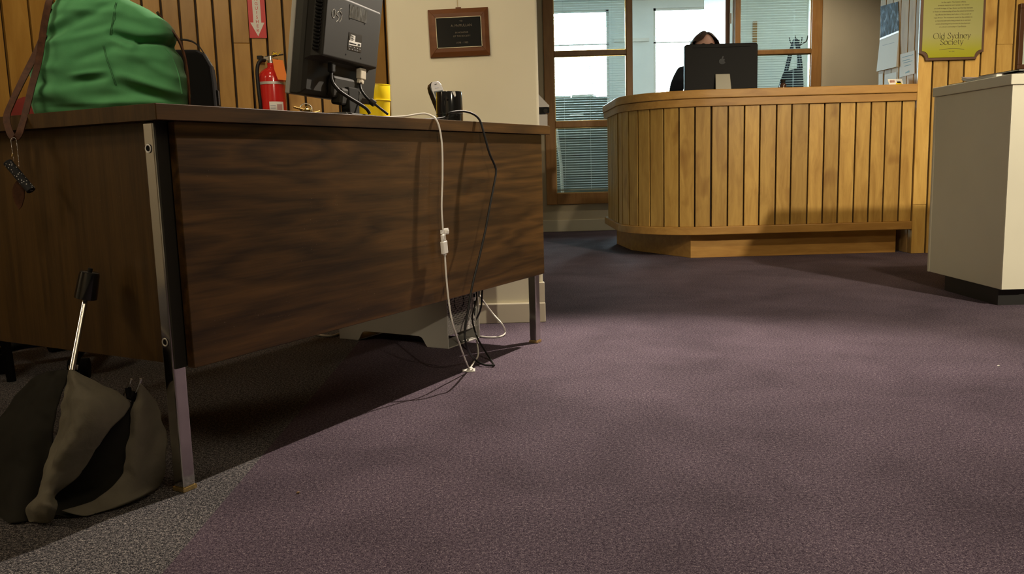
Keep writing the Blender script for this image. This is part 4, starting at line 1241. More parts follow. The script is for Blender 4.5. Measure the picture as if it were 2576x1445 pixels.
G().tube([le(onwall(683, 146, .08)), le(onwall(688, 150, .150))], .0007, 6).build('tag_wire', M_STEEL, ex)

sg_o = onwall(628.5, 95.5, .004)
sX = d2.copy()
sg = thing('extinguisher_sign', 'red FIRE EXTINGUISHER sign with white down arrow on the boarded wall', 'sign', sg_o)
ls = lambda x, y, off: onwall(x, y, off) - sg_o
wS = (onwall(671.5, 95.5, .004) - sg_o).length
hS = .40
up_ = V((0, 0, 1))
def spl(poly, o0, o1, name, m):
    n = len(poly)
    vs = [sX * a + up_ * b + WN * o0 for a, b in poly] + [sX * a + up_ * b + WN * o1 for a, b in poly]
    G().add(vs, [tuple(range(n - 1, -1, -1)), tuple(range(n, 2 * n))] + [(i, (i + 1) % n, n + (i + 1) % n, n + i) for i in range(n)]).build(name, m, sg)
spl([(0, 0), (wS, 0), (wS, hS), (0, hS)], 0, .0012, 'board', M_REDSIGN)
cx_ = wS * .50
spl([(cx_, .006), (cx_ + wS * .41, .059), (cx_ + wS * .23, .059), (cx_ + wS * .23, hS - .006), (cx_ - wS * .23, hS - .006), (cx_ - wS * .23, .059), (cx_ - wS * .41, .059)], .0012, .0018, 'arrow', M_PAPER)
for i, ch in enumerate('FIRE EXTINGUISHER'[::-1]):
    if ch == ' ': continue
    text('letter', ch, .0175, M_REDSIGN, sg, sX * cx_ + up_ * (.0225 + i * .0172) + WN * .0020, sX * .9, up_, extrude=.0002)

# ---- wooden award plaque on the cream wall
pc_ = [atY(x, y, 3.262) for x, y in ((1076, 24), (1228, 16), (1233, 138), (1081, 145))]
pX = ((pc_[1] - pc_[0]) + (pc_[2] - pc_[3])).normalized(); pZ = ((pc_[0] - pc_[3]) + (pc_[1] - pc_[2])).normalized()
pZ = (pZ - pX * pZ.dot(pX)).normalized()
PC = sum(pc_, V()) / 4; PC.y = 3.280
pl = thing('award_plaque', 'walnut framed black award plaque hanging slightly crooked on the cream wall', 'plaque', PC, quat=basis(pX, pZ.cross(pX), pZ))
PW, PH = (pc_[1] - pc_[0]).length, (pc_[0] - pc_[3]).length
hw, hh = PW / 2, PH / 2
iw, ih = hw * .755, hh * .64
def frect(w, h, y): return [V((-w, y, -h)), V((w, y, -h)), V((w, y, h)), V((-w, y, h))]
for i in range(4):
    o_, i_ = frect(hw, hh, 0), frect(iw, ih, 0)
    a, b, c, d = o_[i], o_[(i + 1) % 4], i_[(i + 1) % 4], i_[i]
    yo, yi = V((0, -.010, 0)), V((0, -.017, 0))
    md_o = a.lerp(d, .55), b.lerp(c, .55)
    G().add([a, b, c, d, a + yo, b + yo, md_o[1] + yi, md_o[0] + yi, c + yi, d + yi],
            [(0, 1, 2, 3), (4, 5, 6, 7), (7, 6, 8, 9), (0, 1, 5, 4), (3, 2, 8, 9), (0, 4, 7, 9, 3), (1, 2, 8, 6, 5)]).build('frame_side', M_PLAQUE, pl, bevel=.0008, segs=1)
box('plate', M_BLACKG, pl, -iw, iw, -.0175, -.010, -ih, ih)
g = G(); t_ = .0022
for a, b, c, d in ((-iw, iw, -ih, -ih + t_), (-iw, iw, ih - t_, ih), (-iw, -iw + t_, -ih, ih), (iw - t_, iw, -ih, ih)): g.box(a, b, -.0186, -.0176, c, d)
g.build('gold_line', M_CREAMLINE, pl)
for s_, z, sz in (('TO', .037, .008), ('A. McMULLAN', .020, .0125), ('IN HONOUR', -.004, .0085), ('OF THE SOCIETY', -.017, .0085), ('1978 - 1985', -.041, .0095)):
    text('engraving', s_, sz, M_FAINT, pl, (.010, -.0178, z), (1, 0, 0), (0, 0, 1), extrude=.0001)
G().tube([(.0, -.008, hh), (-.002, -.004, hh + .28)], .0008, 6).build('hanging_wire', M_BRASS, pl)
box('hanger', M_PLAQUE, pl, -.008, .012, -.012, -.002, hh - .001, hh + .004)

# ---- wall dispenser round the corner of the cream wall
dp = thing('wall_dispenser', 'white wall dispenser with a sloping top and black roller at the wall corner', 'dispenser', (.121, 3.42, 0))
zt, zm, zl, zb_ = .885, .832, .806, .738
pol = [(0, zb_), (.036, zb_), (.036, zl), (.0, zl)]
G().prism([(0, zb_), (.037, zb_), (.038, zl - .001), (0, zl - .001)], 0, .22, fn=lambda a, b, h: (a, h, b)).build('body', M_WPLASTIC, dp, bevel=.003)
G().prism([(0, zm + .001), (.045, zm + .001), (.046, zm + .006), (.002, zt), (0, zt)], 0, .22, fn=lambda a, b, h: (a, h, b)).build('hood', M_WPLASTIC, dp, bevel=.002)
G().prism([(0, zl), (.046, zl + .004), (.046, zm), (0, zm)], .002, .218, fn=lambda a, b, h: (a, h, b)).build('roller_slot', M_BLACKG, dp, bevel=.003)
G().cyl((.030, -.001, (zl + zm) / 2), (.030, .004, (zl + zm) / 2), .008, n=16).build('knob', M_DARKGREY, dp, smooth=40)

# ================================================================== BACK OFFICE AND COUNTER THINGS
def blind(name, label, x0, x1, z0, z1, tilt, y=B1 + .035, clear=None):
    b = thing(name, label, 'blind', ((x0 + x1) / 2, y, z0))
    w = (x1 - x0) / 2
    box('headrail', M_SLAT, b, -w, w, -.016, .016, z1 - z0 - .03, z1 - z0)
    box('bottom_rail', M_SLAT, b, -w, w, -.012, .012, 0, .012)
    base = None
    n = int((z1 - z0 - .05) / .0215)
    for i in range(n):
        if base is None:
            g = G(); r_ = []
            for k2 in range(4):
                t = -1 + 2 * k2 / 3
                r_.append((t * .0125, .0014 * (1 - t * t)))
            ca, sa_ = math.cos(tilt), math.sin(tilt)
            rows = [[V((xx, a * ca - c * sa_, a * sa_ + c * ca)) for a, c in r_] for xx in (-w, w)]
            g.grid(rows)
            base = g.build('slat', M_SLAT, b, smooth=60, fix=False); o = base
        else:
            o = base.copy(); COL.objects.link(o); o.parent = b
        o.location = (0, 0, .026 + i * .0215)
    for xx in (-w * .72, w * .02, w * .66):
        g = G()
        for yy in (-.0125, .0125): g.box(xx - .0008, xx + .0008, yy - .0006, yy + .0006, .01, z1 - z0 - .02)
        g.build('ladder_cord', M_SLAT, b)
    return b
blind('venetian_blind', 'pale venetian blind behind the three paned screen on the left', .43, 1.06, .365, 2.36, math.radians(17))
blind('venetian_blind', 'pale venetian blind behind the window right of the seated person', 2.069, 2.685, .90, 2.36, math.radians(17))

# metal cabinet with papers behind the screen
oc = thing('filing_cabinet', 'grey green metal cabinet behind the blind of the left screen', 'cabinet', (.70, 8.95, 0))
box('body', M_OFFCAB, oc, -.34, .30, -.30, .30, .04, 1.26, bevel=.006)
for i in range(3):
    dr = box('drawer', M_OFFCAB, oc, -.325, .285, -.318, -.301, .08 + i * .39, .45 + i * .39, bevel=.004)
    box('handle', M_STEEL, dr, -.08, .06, -.334, -.318, .30 + i * .39, .315 + i * .39, bevel=.003)
box('base', M_BLACKM, oc, -.33, .29, -.29, .29, 0, .04)
for i, (x, y, a) in enumerate(((.52, 8.90, .1), (.66, 8.98, -.2))):
    o = G().box(-.11, .11, -.15, .15, 0, .025 + .012 * i).build('paper_stack', M_PAPER, None); o.location = (x + i * .14, y, 1.262); o.rotation_euler = (0, 0, a)
    tag(o, ('low stack of white paper on the left of the grey green cabinet', 'taller stack of white paper on the right of the grey green cabinet')[i], 'paper')
wl = thing('white_reflection_pole', 'white leaning pole shaped for a reflection in the glass of the left screen', 'pole', (.52, 8.2, 0))  # added pole that stands in for a slanted white reflection in the glass
G().tube([(0, 0, .0), (-.02, 0, .6), (-.10, 0, 1.26)], .016, 12).build('pole', M_WPLASTIC, wl, smooth=40)
G().lathe([(.12, 0), (.12, .015), (.02, .03)], 24, cap0=True, cap1=True).build('base', M_WPLASTIC, wl, smooth=40)

# coat stand and hanging bag behind the right window
cst = thing('coat_stand', 'thin dark coat stand behind the right office window', 'coat stand', (2.80, 8.37, 0))
G().cyl((0, 0, .02), (0, 0, 1.72), .013, .011, 14).build('pole', M_DARKGREY, cst, smooth=40)
G().lathe([(.17, 0), (.17, .012), (.02, .03)], 24, cap0=True, cap1=True).build('base', M_DARKGREY, cst, smooth=40)
for i in range(4):
    a = math.pi * .5 * i + .9
    c_, s_ = math.cos(a), math.sin(a)
    G().tube(cr([(0, 0, 1.66), (.04 * c_, .04 * s_, 1.68), (.075 * c_, .075 * s_, 1.70), (.09 * c_, .09 * s_, 1.75)], 4), .006, 8).build('hook', M_DARKGREY, cst, smooth=60)
hb2 = thing('hanging_handbag', 'dark blue handbag hanging by its straps on the coat stand', 'bag', (2.69, 8.22, 1.13))
rows = []
for i in range(11):
    t = i / 10
    wx = .122 * (1 - .55 * max(0, t - .45) ** 1.2) * min(1, .72 + t * 1.6); wy = .055 * (1 - .5 * t)
    rows.append([V((wx * math.copysign(abs(math.cos(q)) ** .8, math.cos(q)) - .02 + .03 * t, wy * math.sin(q), .30 * t + .03 * t * math.cos(q))) for q in [2 * math.pi * j / 28 for j in range(28)]])
g = G().grid(rows, wrap=True); g.f.append(tuple(range(27, -1, -1))); g.m.append(0)
g.build('body', M_NAVY, hb2, smooth=60)
for yy in (-.03, .03):
    G().ribbon(cr([(-.055, yy, .27), (-.03, yy, .38), (.0, yy, .50), (.03, yy * .6, .575), (.055, yy, .50), (.072, yy, .40), (.085, yy, .30)], 6), .010, .020, (0, 1, 0)).build('strap', M_NAVY, hb2, smooth=50)

# all-in-one computer on the staff side
IY = 6.0
im = thing('desktop_computer', 'black backed all in one computer with a pale stand on the reception counter', 'computer', (1.477, IY, .90))
ix0, ix1 = atY(1722, 150, IY).x - 1.477, atY(1905, 150, IY).x - 1.477
iz1 = atY(1815, 110, IY).z - .90
iz0 = .115
def rrect(x0, x1, z0, z1, r, n=5):
    o = []
    for cx, cz_, a0 in ((x1 - r, z1 - r, 0), (x0 + r, z1 - r, 90), (x0 + r, z0 + r, 180), (x1 - r, z0 + r, 270)):
        for i in range(n + 1):
            a = math.radians(a0 + 90 * i / n); o.append((cx + r * math.cos(a), cz_ + r * math.sin(a)))
    return o
G().prism(rrect(ix0, ix1, iz0, iz1, .018), -.012, .010, fn=lambda a, b, h: (a, h, b)).build('back_shell', mat('satin_black', (.005, .005, .0055), .6, spec=.25), im, smooth=40, bevel=.004)
G().prism(rrect(ix0 - .001, ix1 + .001, iz0 - .001, iz1 + .001, .019), .010, .024, fn=lambda a, b, h: (a, h, b)).build('front_frame', M_ALU, im, smooth=40, bevel=.002)
G().prism(rrect(ix0 + .02, ix1 - .02, iz0 + .06, iz1 - .02, .004), .0241, .0246, fn=lambda a, b, h: (a, h, b)).build('screen', mat('blue_grey_glass', (.05, .06, .08), .1), im)  # dark blue-grey glass without emission
box('vent_slot', M_BLACKM, im, ix0 + .05, ix1 - .05, -.0128, -.0118, iz1 - .026, iz1 - .0235)
sx0, sx1 = atY(1798, 187, IY).x - 1.477, atY(1834, 187, IY).x - 1.477
zt_ = atY(1815, 187, IY).z - .90
g = G().prism([(sx0 - .012, 0), (sx1 + .012, 0), (sx1, zt_), (sx0, zt_)], -.024, -.012, fn=lambda a, b, h: (a, h - (zt_ - b) * .25, b)); g.build('stand', mat('stand_metal', (.36, .34, .27), .5, .2), im, bevel=.002)
box('stand_foot', M_ALU, im, sx0 - .02, sx1 + .02, -.10, .10, 0, .008, bevel=.002)
lx_, lz_ = atY(1816, 155, IY).x - 1.477, atY(1816, 155, IY).z - .90
ap = []
for i in range(36):
    a = 2 * math.pi * i / 36
    r = .0215 * (1 + .07 * math.cos(2 * a)) * (1 - .16 * math.exp(-((a - math.pi / 2) / .35) ** 2)) * (1 - .10 * math.exp(-((a - 1.5 * math.pi) / .28) ** 2))
    x, z = r * math.cos(a), r * 1.02 * math.sin(a)
    dx, dz = x - .027, z - .004
    if math.hypot(dx, dz) < .013: q_ = .013 / max(1e-6, math.hypot(dx, dz)); x, z = .027 + dx * q_, .004 + dz * q_
    ap.append((lx_ + x, lz_ + z))
g = G().prism(ap, -.0130, -.0121, fn=lambda a, b, h: (a, h, b))
lf = [(lx_ + .002 + .006 * math.sin(t) , lz_ + .026 + .009 * math.cos(t) * 1.0 + .004 * math.sin(t)) for t in [2 * math.pi * i / 12 for i in range(12)]]
g.prism(lf, -.0130, -.0121, fn=lambda a, b, h: (a, h, b))
g.build('fruit_emblem', M_BLACKG, im)

# seated person behind the computer
pe = thing('person', 'seated person with brown hair and dark top behind the black computer', 'person', (1.50, 6.66, 0))
def skin_mesh(name, verts, edges, radii, m, parent, lv=2, root=0):
    me = bpy.data.meshes.new(name)
    me.from_pydata([V(v) for v in verts], edges, [])
    o = bpy.data.objects.new(name, me); COL.objects.link(o)
    sk = o.modifiers.new('skin', 'SKIN')
    for i, r in enumerate(radii):
        d_ = me.skin_vertices[0].data[i]
        d_.radius = (r, r) if not isinstance(r, tuple) else r
        d_.use_root = (i == root)
    sb_ = o.modifiers.new('sub', 'SUBSURF'); sb_.levels = lv; sb_.render_levels = lv
    dg = bpy.context.evaluated_depsgraph_get()
    nm = bpy.data.meshes.new_from_object(o.evaluated_get(dg))
    bpy.data.objects.remove(o)
    nm.name = name; nm.materials.clear(); nm.materials.append(m)
    nm.polygons.foreach_set('use_smooth', [True] * len(nm.polygons))
    o = bpy.data.objects.new(name, nm); COL.objects.link(o); o.parent = parent
    return o
SZ = .78   # seat height of the drafting stool
bv = [(0, .02, SZ + .08), (0, .01, SZ + .25), (0, -.01, SZ + .40), (0, -.01, SZ + .495), (0, -.025, SZ + .56), (0, -.045, SZ + .62),
      (-.15, .0, SZ + .475), (-.205, -.03, SZ + .40), (-.235, -.10, SZ + .22), (-.20, -.30, SZ + .155), (-.185, -.36, SZ + .15),
      (.15, .0, SZ + .475), (.205, -.03, SZ + .40), (.235, -.10, SZ + .22), (.20, -.30, SZ + .155), (.185, -.36, SZ + .15),
      (-.10, -.02, SZ + .06), (-.12, -.40, SZ + .05), (-.12, -.42, SZ - .38), (-.12, -.53, SZ - .42),
      (.10, -.02, SZ + .06), (.12, -.40, SZ + .05), (.12, -.42, SZ - .38), (.12, -.53, SZ - .42)]
be = [(0, 1), (1, 2), (2, 3), (3, 4), (4, 5), (3, 6), (6, 7), (7, 8), (8, 9), (9, 10), (3, 11), (11, 12), (12, 13), (13, 14), (14, 15), (0, 16), (16, 17), (17, 18), (18, 19), (0, 20), (20, 21), (21, 22), (22, 23)]
br = [(.17, .12), (.15, .105), (.165, .11), (.13, .085), .058, .055, .075, .060, .048, .036, .028, .075, .060, .048, .036, .028, .095, .075, .048, .04, .095, .075, .048, .04]
skin_mesh('body', bv, be, br, M_NAVY, pe)
# head
hc = V((0, -.065, 1.563 - .128))
rows = []
for i in range(25):
    ph_ = -math.pi / 2 + math.pi * i / 24
    row = []
    for j in range(36):
        t = 2 * math.pi * j / 36
        x = .076 * math.cos(ph_) * math.cos(t); y = .096 * math.cos(ph_) * math.sin(t); z = .118 * math.sin(ph_)
        if z < -.02:                                   # jaw narrows and comes forward
            q_ = (-.02 - z) / .1
            x *= 1 - .30 * q_; y = y * (1 - .22 * q_) - .012 * q_
        fr = max(0, -math.sin(t)) * math.cos(ph_)
        y -= .016 * fr * math.exp(-(x / .010) ** 2) * math.exp(-((z + .018) / .020) ** 2)     # nose
        y += .008 * fr * (math.exp(-((abs(x) - .030) / .012) ** 2)) * math.exp(-((z - .004) / .010) ** 2)   # eye sockets
        y -= .005 * fr * math.exp(-(x / .022) ** 2) * math.exp(-((z + .058) / .008) ** 2)    # lips
        y -= .006 * fr * math.exp(-(x / .018) ** 2) * math.exp(-((z + .095) / .014) ** 2)    # chin
        row.append(hc + V((x, y, z)))
    rows.append(row)
hd = G().grid(rows, wrap=True).build('head', M_SKIN, pe, smooth=80)
for sx in (-1, 1):
    G().lathe([(0, -.011), (.008, -.008), (.011, 0), (.008, .008), (0, .011)], 14, hc + V((sx * .030, -.076, .004))).build('eye', M_EYE, hd, smooth=80)
    G().lathe([(0, -.004), (.004, -.003), (.005, 0), (.004, .003), (0, .004)], 12, hc + V((sx * .030, -.085, .003))).build('iris', M_BLACKG, hd, smooth=80)
    g = G(); g.lathe([(0, -.028), (.012, -.018), (.015, .0), (.013, .018), (0, .028)], 14, hc + V((sx * .075, .005, -.005)), sx=.4); g.build('ear', M_SKIN, hd, smooth=80)
    G().tube(cr([hc + V((sx * .016, -.094, .024)), hc + V((sx * .032, -.092, .029)), hc + V((sx * .047, -.080, .023))], 4), .003, 8).build('eyebrow', M_HAIR, hd, smooth=60)
G().tube(cr([hc + V((-.022, -.088, -.060)), hc + V((0, -.098, -.057)), hc + V((.022, -.088, -.060))], 5), [.001, .003, .004, .004, .004, .0045, .004, .004, .004, .003, .001][:11], 10).build('mouth', M_LIP, hd, smooth=60)
# hair: cap with a side parting, falling beside the face
rows = []
for i in range(19):
    ph_ = math.pi / 2 - (math.pi * .80) * i / 18
    row = []
    for j in range(40):
        t = 2 * math.pi * j / 40
        fx_ = -math.sin(t)                       # 1 at the front
        pe_ = ph_
        if fx_ > .25:                            # lift the hairline over the forehead, higher right of the parting
            edge = .42 + .62 * math.exp(-((math.cos(t) - .22) / .42) ** 2)
            pe_ = max(ph_, edge * 1.0)
        k_r = 1.10 + .03 * math.sin(9 * t + 2 * ph_)
        x = (.098 + .02 * max(0, .7 - pe_)) * k_r * math.cos(pe_) * math.cos(t); y = .104 * k_r * math.cos(pe_) * math.sin(t); z = .121 * 1.07 * math.sin(pe_)
        if ph_ < 0 and fx_ <= .25: x *= 1.08; z *= 1.05
        z += .006 * math.exp(-((x + .018) / .02) ** 2) * (1 if z > .08 else 0) - .006 * math.exp(-((x - .012) / .008) ** 2) * (1 if z > .08 else 0)
        row.append(hc + V((x, y + .004, z)))
    rows.append(row)
G().grid(rows, wrap=True).build('hair', M_HAIR, pe, smooth=80)
# hands with five fingers resting on the work surface
for sx in (-1, 1):
    w_ = V((sx * .185, -.36, SZ + .15)); 
    fv = [w_, w_ + V((-sx * .005, -.045, -.008)), w_ + V((-sx * .01, -.085, -.012))]
    fe = [(0, 1), (1, 2)]; fr_ = [.024, (.034, .016), (.036, .015)]
    hand = skin_mesh('hand', fv, fe, fr_, M_SKIN, pe)
    for n_, (dx, ln) in enumerate(((-.030, .060), (-.011, .072), (.009, .068), (.027, .054))):
        b_ = w_ + V((-sx * .01 + dx, -.080, -.012))
        skin_mesh('finger', [b_, b_ + V((dx * .1, -ln * .45, .006)), b_ + V((dx * .12, -ln * .8, -.010)), b_ + V((dx * .12, -ln, -.024))], [(0, 1), (1, 2), (2, 3)], [.0095, .0088, .008, .007], M_SKIN, hand, lv=1)
    b_ = w_ + V((-sx * .030, -.030, -.010))
    skin_mesh('thumb', [b_, b_ + V((-sx * .028, -.026, .0)), b_ + V((-sx * .034, -.054, -.010))], [(0, 1), (1, 2)], [.012, .0105, .0085], M_SKIN, hand, lv=1)
# stool
so = thing('drafting_stool', 'drafting stool under the seated person behind the counter', 'stool', (1.50, 6.70, 0))
G().lathe([(.20, SZ - .10), (.215, SZ - .08), (.215, SZ - .055), (.20, SZ - .045), (0, SZ - .04)], 30, cap0=True).build('seat', M_BLACK, so, smooth=40)
G().cyl((0, 0, .08), (0, 0, SZ - .10), .024, n=16).build('column', M_STEEL, so, smooth=40)
g = G()
for i in range(5):
    a = 2 * math.pi * i / 5; g.tube([(0, 0, .10), (.29 * math.cos(a), .29 * math.sin(a), .03)], [.026, .016], 10)
    g.lathe([(.0, -.03), (.026, -.03), (.026, .01), (0, .01)], 12, (.29 * math.cos(a), .29 * math.sin(a), .03))
g.build('star_base', M_BLACK, so, smooth=40)

# small jar, card stand and bits on the counter top
jr = thing('small_jar', 'small dark jar with a flared lid standing on the counter right of the computer', 'jar', (1.722, 5.42, 1.0285))
zq = atY(1960, 201, 5.42).z - 1.0285
G().lathe([(.015, 0), (.020, .004), (.020, zq * .50), (.013, zq * .66)], 24, cap0=True, cap1=True).build('body', mat('brown_glass', (.05, .022, .012), .1), jr, smooth=40)
G().lathe([(.011, zq * .64), (.012, zq * .80), (.018, zq * .93), (.0185, zq)], 24, cap0=True, cap1=True).build('lid', M_BLACK, jr, smooth=40)
cd = thing('card_holder', 'small card with a yellow and black picture standing at the right end of the counter', 'card', (2.415, 5.40, 1.0285), .15)
zc0 = atY(2270, 198, 5.40).z - 1.0285
G().obox((0, 0, zc0 / 2), (.048, 0, 0), (0, .001, 0), (0, .012, zc0 / 2)).build('card', M_PAPER, cd)
G().obox((.018, -.0016, zc0 * .46), (.019, 0, 0), (0, .0004, 0), (0, .009, zc0 * .36)).build('picture', M_YELLOW, cd)
G().obox((.020, -.0024, zc0 * .56), (.012, 0, 0), (0, .0003, 0), (0, .004, zc0 * .10)).build('picture_detail', M_BLACKM, cd)
box('foot', M_WPLASTIC, cd, -.05, .05, -.02, .03, 0, .004)
for i in range(4): G().obox((-.022, -.0014 - .0, zc0 * (.82 - i * .13)), (.016, 0, 0), (0, .0003, 0), (0, .0005, .0014)).build('print_line', mat('red_print', (.45, .16, .10), .7), cd)

# ---- calendar, note card and small card on the boarded return
FX = 2.4758
def onret(x, y): return atX(x, y, FX)
def wallsheet(name, pts, m, par, off0, off1, curl=0):
    P = [onret(x, y) for x, y in pts]
    o = V(par.location)
    n = len(P)
    vs = [p + V((-off0, 0, 0)) - o for p in P] + [p + V((-off1 - (curl if i in (2, 3) else 0), 0, 0)) - o for i, p in enumerate(P)]
    return G().add(vs, [tuple(range(n)), tuple(range(2 * n - 1, n - 1, -1))] + [(i, (i + 1) % n, n + (i + 1) % n, n + i) for i in range(n)]).build(name, m, par)
cal = thing('wall_calendar', 'wall calendar with a grey blue landscape picture on the boarded return', 'calendar', onret(2236, 90))
M_PIC = mat('calendar_picture', (.2, .3, .4), .75, spec=.15)
k = N(M_PIC); vv = k.coord((1, 3.2, 1.6)); f_ = k.noise(vv, 7, 4, .6, 1.5)
k.color(k.ramp(f_, [(.34, (.03, .04, .045)), (.48, (.07, .10, .13)), (.57, (.16, .26, .40)), (.70, (.42, .55, .68))]))
wallsheet('picture_page', [(2216, 16), (2260, 4), (2262, 78), (2216, 97)], M_PIC, cal, .0, .003)
wallsheet('month_page', [(2214, 100), (2262, 81), (2260, 168), (2210, 180)], M_PAPER, cal, .0, .002, .012)
wallsheet('binding', [(2215, 96), (2262, 77), (2262, 82), (2214, 101)], M_WCABLE, cal, .0, .004)
for i in range(5):
    y = 118 + i * 12
    wallsheet('print_line', [(2222, y - 4), (2252, y - 12), (2252, y - 10.8), (2222, y - 2.8)], M_GREYPRINT, cal, .002, .0052)
nc = thing('note_card', 'white printed notice pinned to the boarded return right of the calendar', 'notice', onret(2284, 165))
wallsheet('sheet', [(2265, 137), (2301, 127), (2301, 185), (2264, 195)], M_PAPER, nc, .0, .002)
for (x0, x1, y) in ((2271, 2298, 144), (2271, 2290, 153), (2274, 2296, 158), (2276, 2292, 166)):
    wallsheet('print_line', [(x0, y), (x1, y - (x1 - x0) * .27), (x1, y - (x1 - x0) * .27 + 1.6), (x0, y + 1.6)], M_BLUEPRINT, nc, .002, .0026)
wallsheet('emblem', [(2279, 182), (2288, 177), (2289, 182), (2278, 185)], M_BLUEPRINT, nc, .002, .0026)
n2 = thing('small_notice', 'narrow white notice low on the boarded return below the calendar', 'notice', onret(2240, 198))
wallsheet('sheet', [(2226, 188), (2256, 181), (2255, 217), (2225, 219)], M_PAPER, n2, .0, .0015)
wallsheet('sheet', [(2211, 187), (2221, 185), (2221, 220), (2211, 221)], M_PAPER, n2, .0, .0015)

# ---- sign board
SY = 5.225
b0 = atY(2313, 100, SY); b1 = atY(2476, 100, SY)
zb0 = atY(2395, 151, SY).z
sgn = thing('society_sign', 'green and yellow Old Sydney Society sign with a brown notched border', 'sign', ((b0.x + b1.x) / 2, SY, zb0))
sw = (b1.x - b0.x) / 2; sh = .66
def notched(w, z0, z1, r):
    o = []
    for cx, cz_, a0, a1 in ((-w, z0, 90, 0), (w, z0, 180, 90), (w, z1, 270, 180), (-w, z1, 360, 270)):
        for i in range(7):
            a = math.radians(a0 + (a1 - a0) * i / 6); o.append((cx + r * math.cos(a), cz_ + r * math.sin(a)))
    return o
G().prism(notched(sw, 0, sh, .042), 0, .012, fn=lambda a, b, h: (a, h, b)).build('border', mat('sign_brown', (.115, .062, .036), .35), sgn, bevel=.002)
M_SIGN = mat('sign_face', (.4, .4, .1), .22, coat=.4)
k = N(M_SIGN); tc = k.n('ShaderNodeTexCoord'); sp = k.n('ShaderNodeSeparateXYZ'); k.l(tc.outputs['Object'], sp.inputs[0])
k.color(k.ramp(k.math('MULTIPLY', sp.outputs[2], 2.2), [(.0, (.34, .33, .018)), (.12, (.36, .36, .035)), (.33, (.38, .37, .15)), (.6, (.36, .36, .14)), (1, (.34, .35, .10))]))
G().prism(notched(sw - .016, .016, sh - .016, .040), -.003, .001, fn=lambda a, b, h: (a, h, b)).build('face', M_SIGN, sgn)
# serif lettering drawn with a broad nib
GLY = {'O': [[(.36 + .36 * math.cos(t), .36 + .37 * math.sin(t)) for t in [math.pi * 2 * i / 24 for i in range(25)]]],
       'o': [[(.24 + .24 * math.cos(t), .24 + .25 * math.sin(t)) for t in [math.pi * 2 * i / 20 for i in range(21)]]],
       'c': [[(.24 + .24 * math.cos(t), .24 + .25 * math.sin(t)) for t in [.7 + (math.pi * 2 - 1.4) * i / 16 for i in range(17)]]],
       'e': [[(.02, .27), (.45, .27)], [(.24 + .23 * math.cos(t), .24 + .25 * math.sin(t)) for t in [.1 + (math.pi * 2 - .9) * i / 18 for i in range(19)]]],
       'l': [[(.08, .76), (.08, 0)], [(0, 0), (.16, 0)], [(0, .74), (.08, .76)]],
       'i': [[(.08, .48), (.08, 0)], [(0, 0), (.16, 0)], [(0, .46), (.08, .48)], [(.06, .64), (.10, .68)]],
       'd': [[(.42, .76), (.42, 0), (.50, .0)], [(.34, .74), (.42, .76)], [(.22 + .20 * math.cos(t), .24 + .25 * math.sin(t)) for t in [math.pi * 2 * i / 20 for i in range(21)]]],
       'n': [[(.08, .48), (.08, 0)], [(0, 0), (.16, 0)], [(0, .46), (.08, .48)], [(.08, .36), (.18, .46), (.29, .48), (.37, .40), (.38, .28), (.38, 0)], [(.30, 0), (.46, 0)]],
       'y': [[(.04, .48), (.22, .02)], [(.40, .48), (.22, .02), (.12, -.20), (.02, -.24)], [(-.03, .48), (.12, .48)], [(.33, .48), (.46, .48)]],
       't': [[(.10, .62), (.10, .12), (.16, .02), (.26, .03)], [(0, .48), (.24, .48)]],
       'S': [[(.40, .64), (.30, .73), (.18, .72), (.08, .62), (.10, .48), (.24, .38), (.38, .28), (.42, .14), (.32, .02), (.18, -.01), (.04, .10)], [(.40, .72), (.40, .56)], [(.03, .16), (.03, .0)]]}
ADV = {'O': .80, 'l': .22, 'd': .58, 'S': .52, 'y': .50, 'n': .52, 'e': .54, 'o': .54, 'c': .52, 'i': .22, 't': .32, ' ': .30}
def serif_line(s_, size, zc_, par, y):
    tot = sum(ADV[c] for c in s_) * size
    x = -tot / 2
    for ch in s_:
        if ch != ' ':
            g = G()
            for st in GLY[ch]:
                P = [V((x + a * size, y, zc_ + b * size)) for a, b in st]
                Q = cr(P, 3) if len(P) > 5 else P
                for p, q_ in zip(Q[:-1], Q[1:]):
                    d_ = q_ - p
                    if d_.length < 1e-6: continue
                    an = math.atan2(d_.z, d_.x)
                    w_ = size * (.022 + .048 * abs(math.sin(an - math.radians(18))))
                    nn_ = V((-d_.z, 0, d_.x)).normalized() * w_ / 2
                    e_ = d_.normalized() * w_ * .15
                    g.add([p - e_ - nn_, q_ + e_ - nn_, q_ + e_ + nn_, p - e_ + nn_], [(0, 1, 2, 3)])
            g.build('letter', M_INK, par)
        x += ADV[ch] * size
zT = atY(2390, 97, SY).z - zb0; zT2 = atY(2390, 112.5, SY).z - zb0
serif_line('Old Sydney', .0445, zT, sgn, -.0034)
serif_line('Society', .0445, zT2, sgn, -.0034)
para = ['for the region. The Centre collects,', 'protects, interprets and maintains the natural', 'and built heritage of Cape Breton and thereby attempts', 'to foster an understanding of how the natural environment', 'has affected the history and culture of the people of', 'Cape Breton. The museum is central to the ambition to', 'an historical past and a living present as an outreach', 'centre of learning and promotes the development', 'of a vibrant community in Cape Breton.']
for i, s_ in enumerate(para):
    zz_ = atY(2395, 6.8 + i * 7.75, SY).z - zb0
    text('text_line', s_, .0112, M_INK, sgn, (.0, -.0034, zz_), (1, 0, 0), (0, 0, 1), extrude=.0001, spacing=.92)
G().ribbon(cr([(-.075, -.0034, .060), (-.04, -.0034, .064), (0, -.0034, .066), (.04, -.0034, .064), (.075, -.0034, .060)], 4), .002, .0002, (0, 0, 1)).build('flourish', M_INK, sgn)
text('text_line', 'est. 1966', .009, M_INK, sgn, (0, -.0034, .047), (1, 0, 0), (0, 0, 1), extrude=.0001)

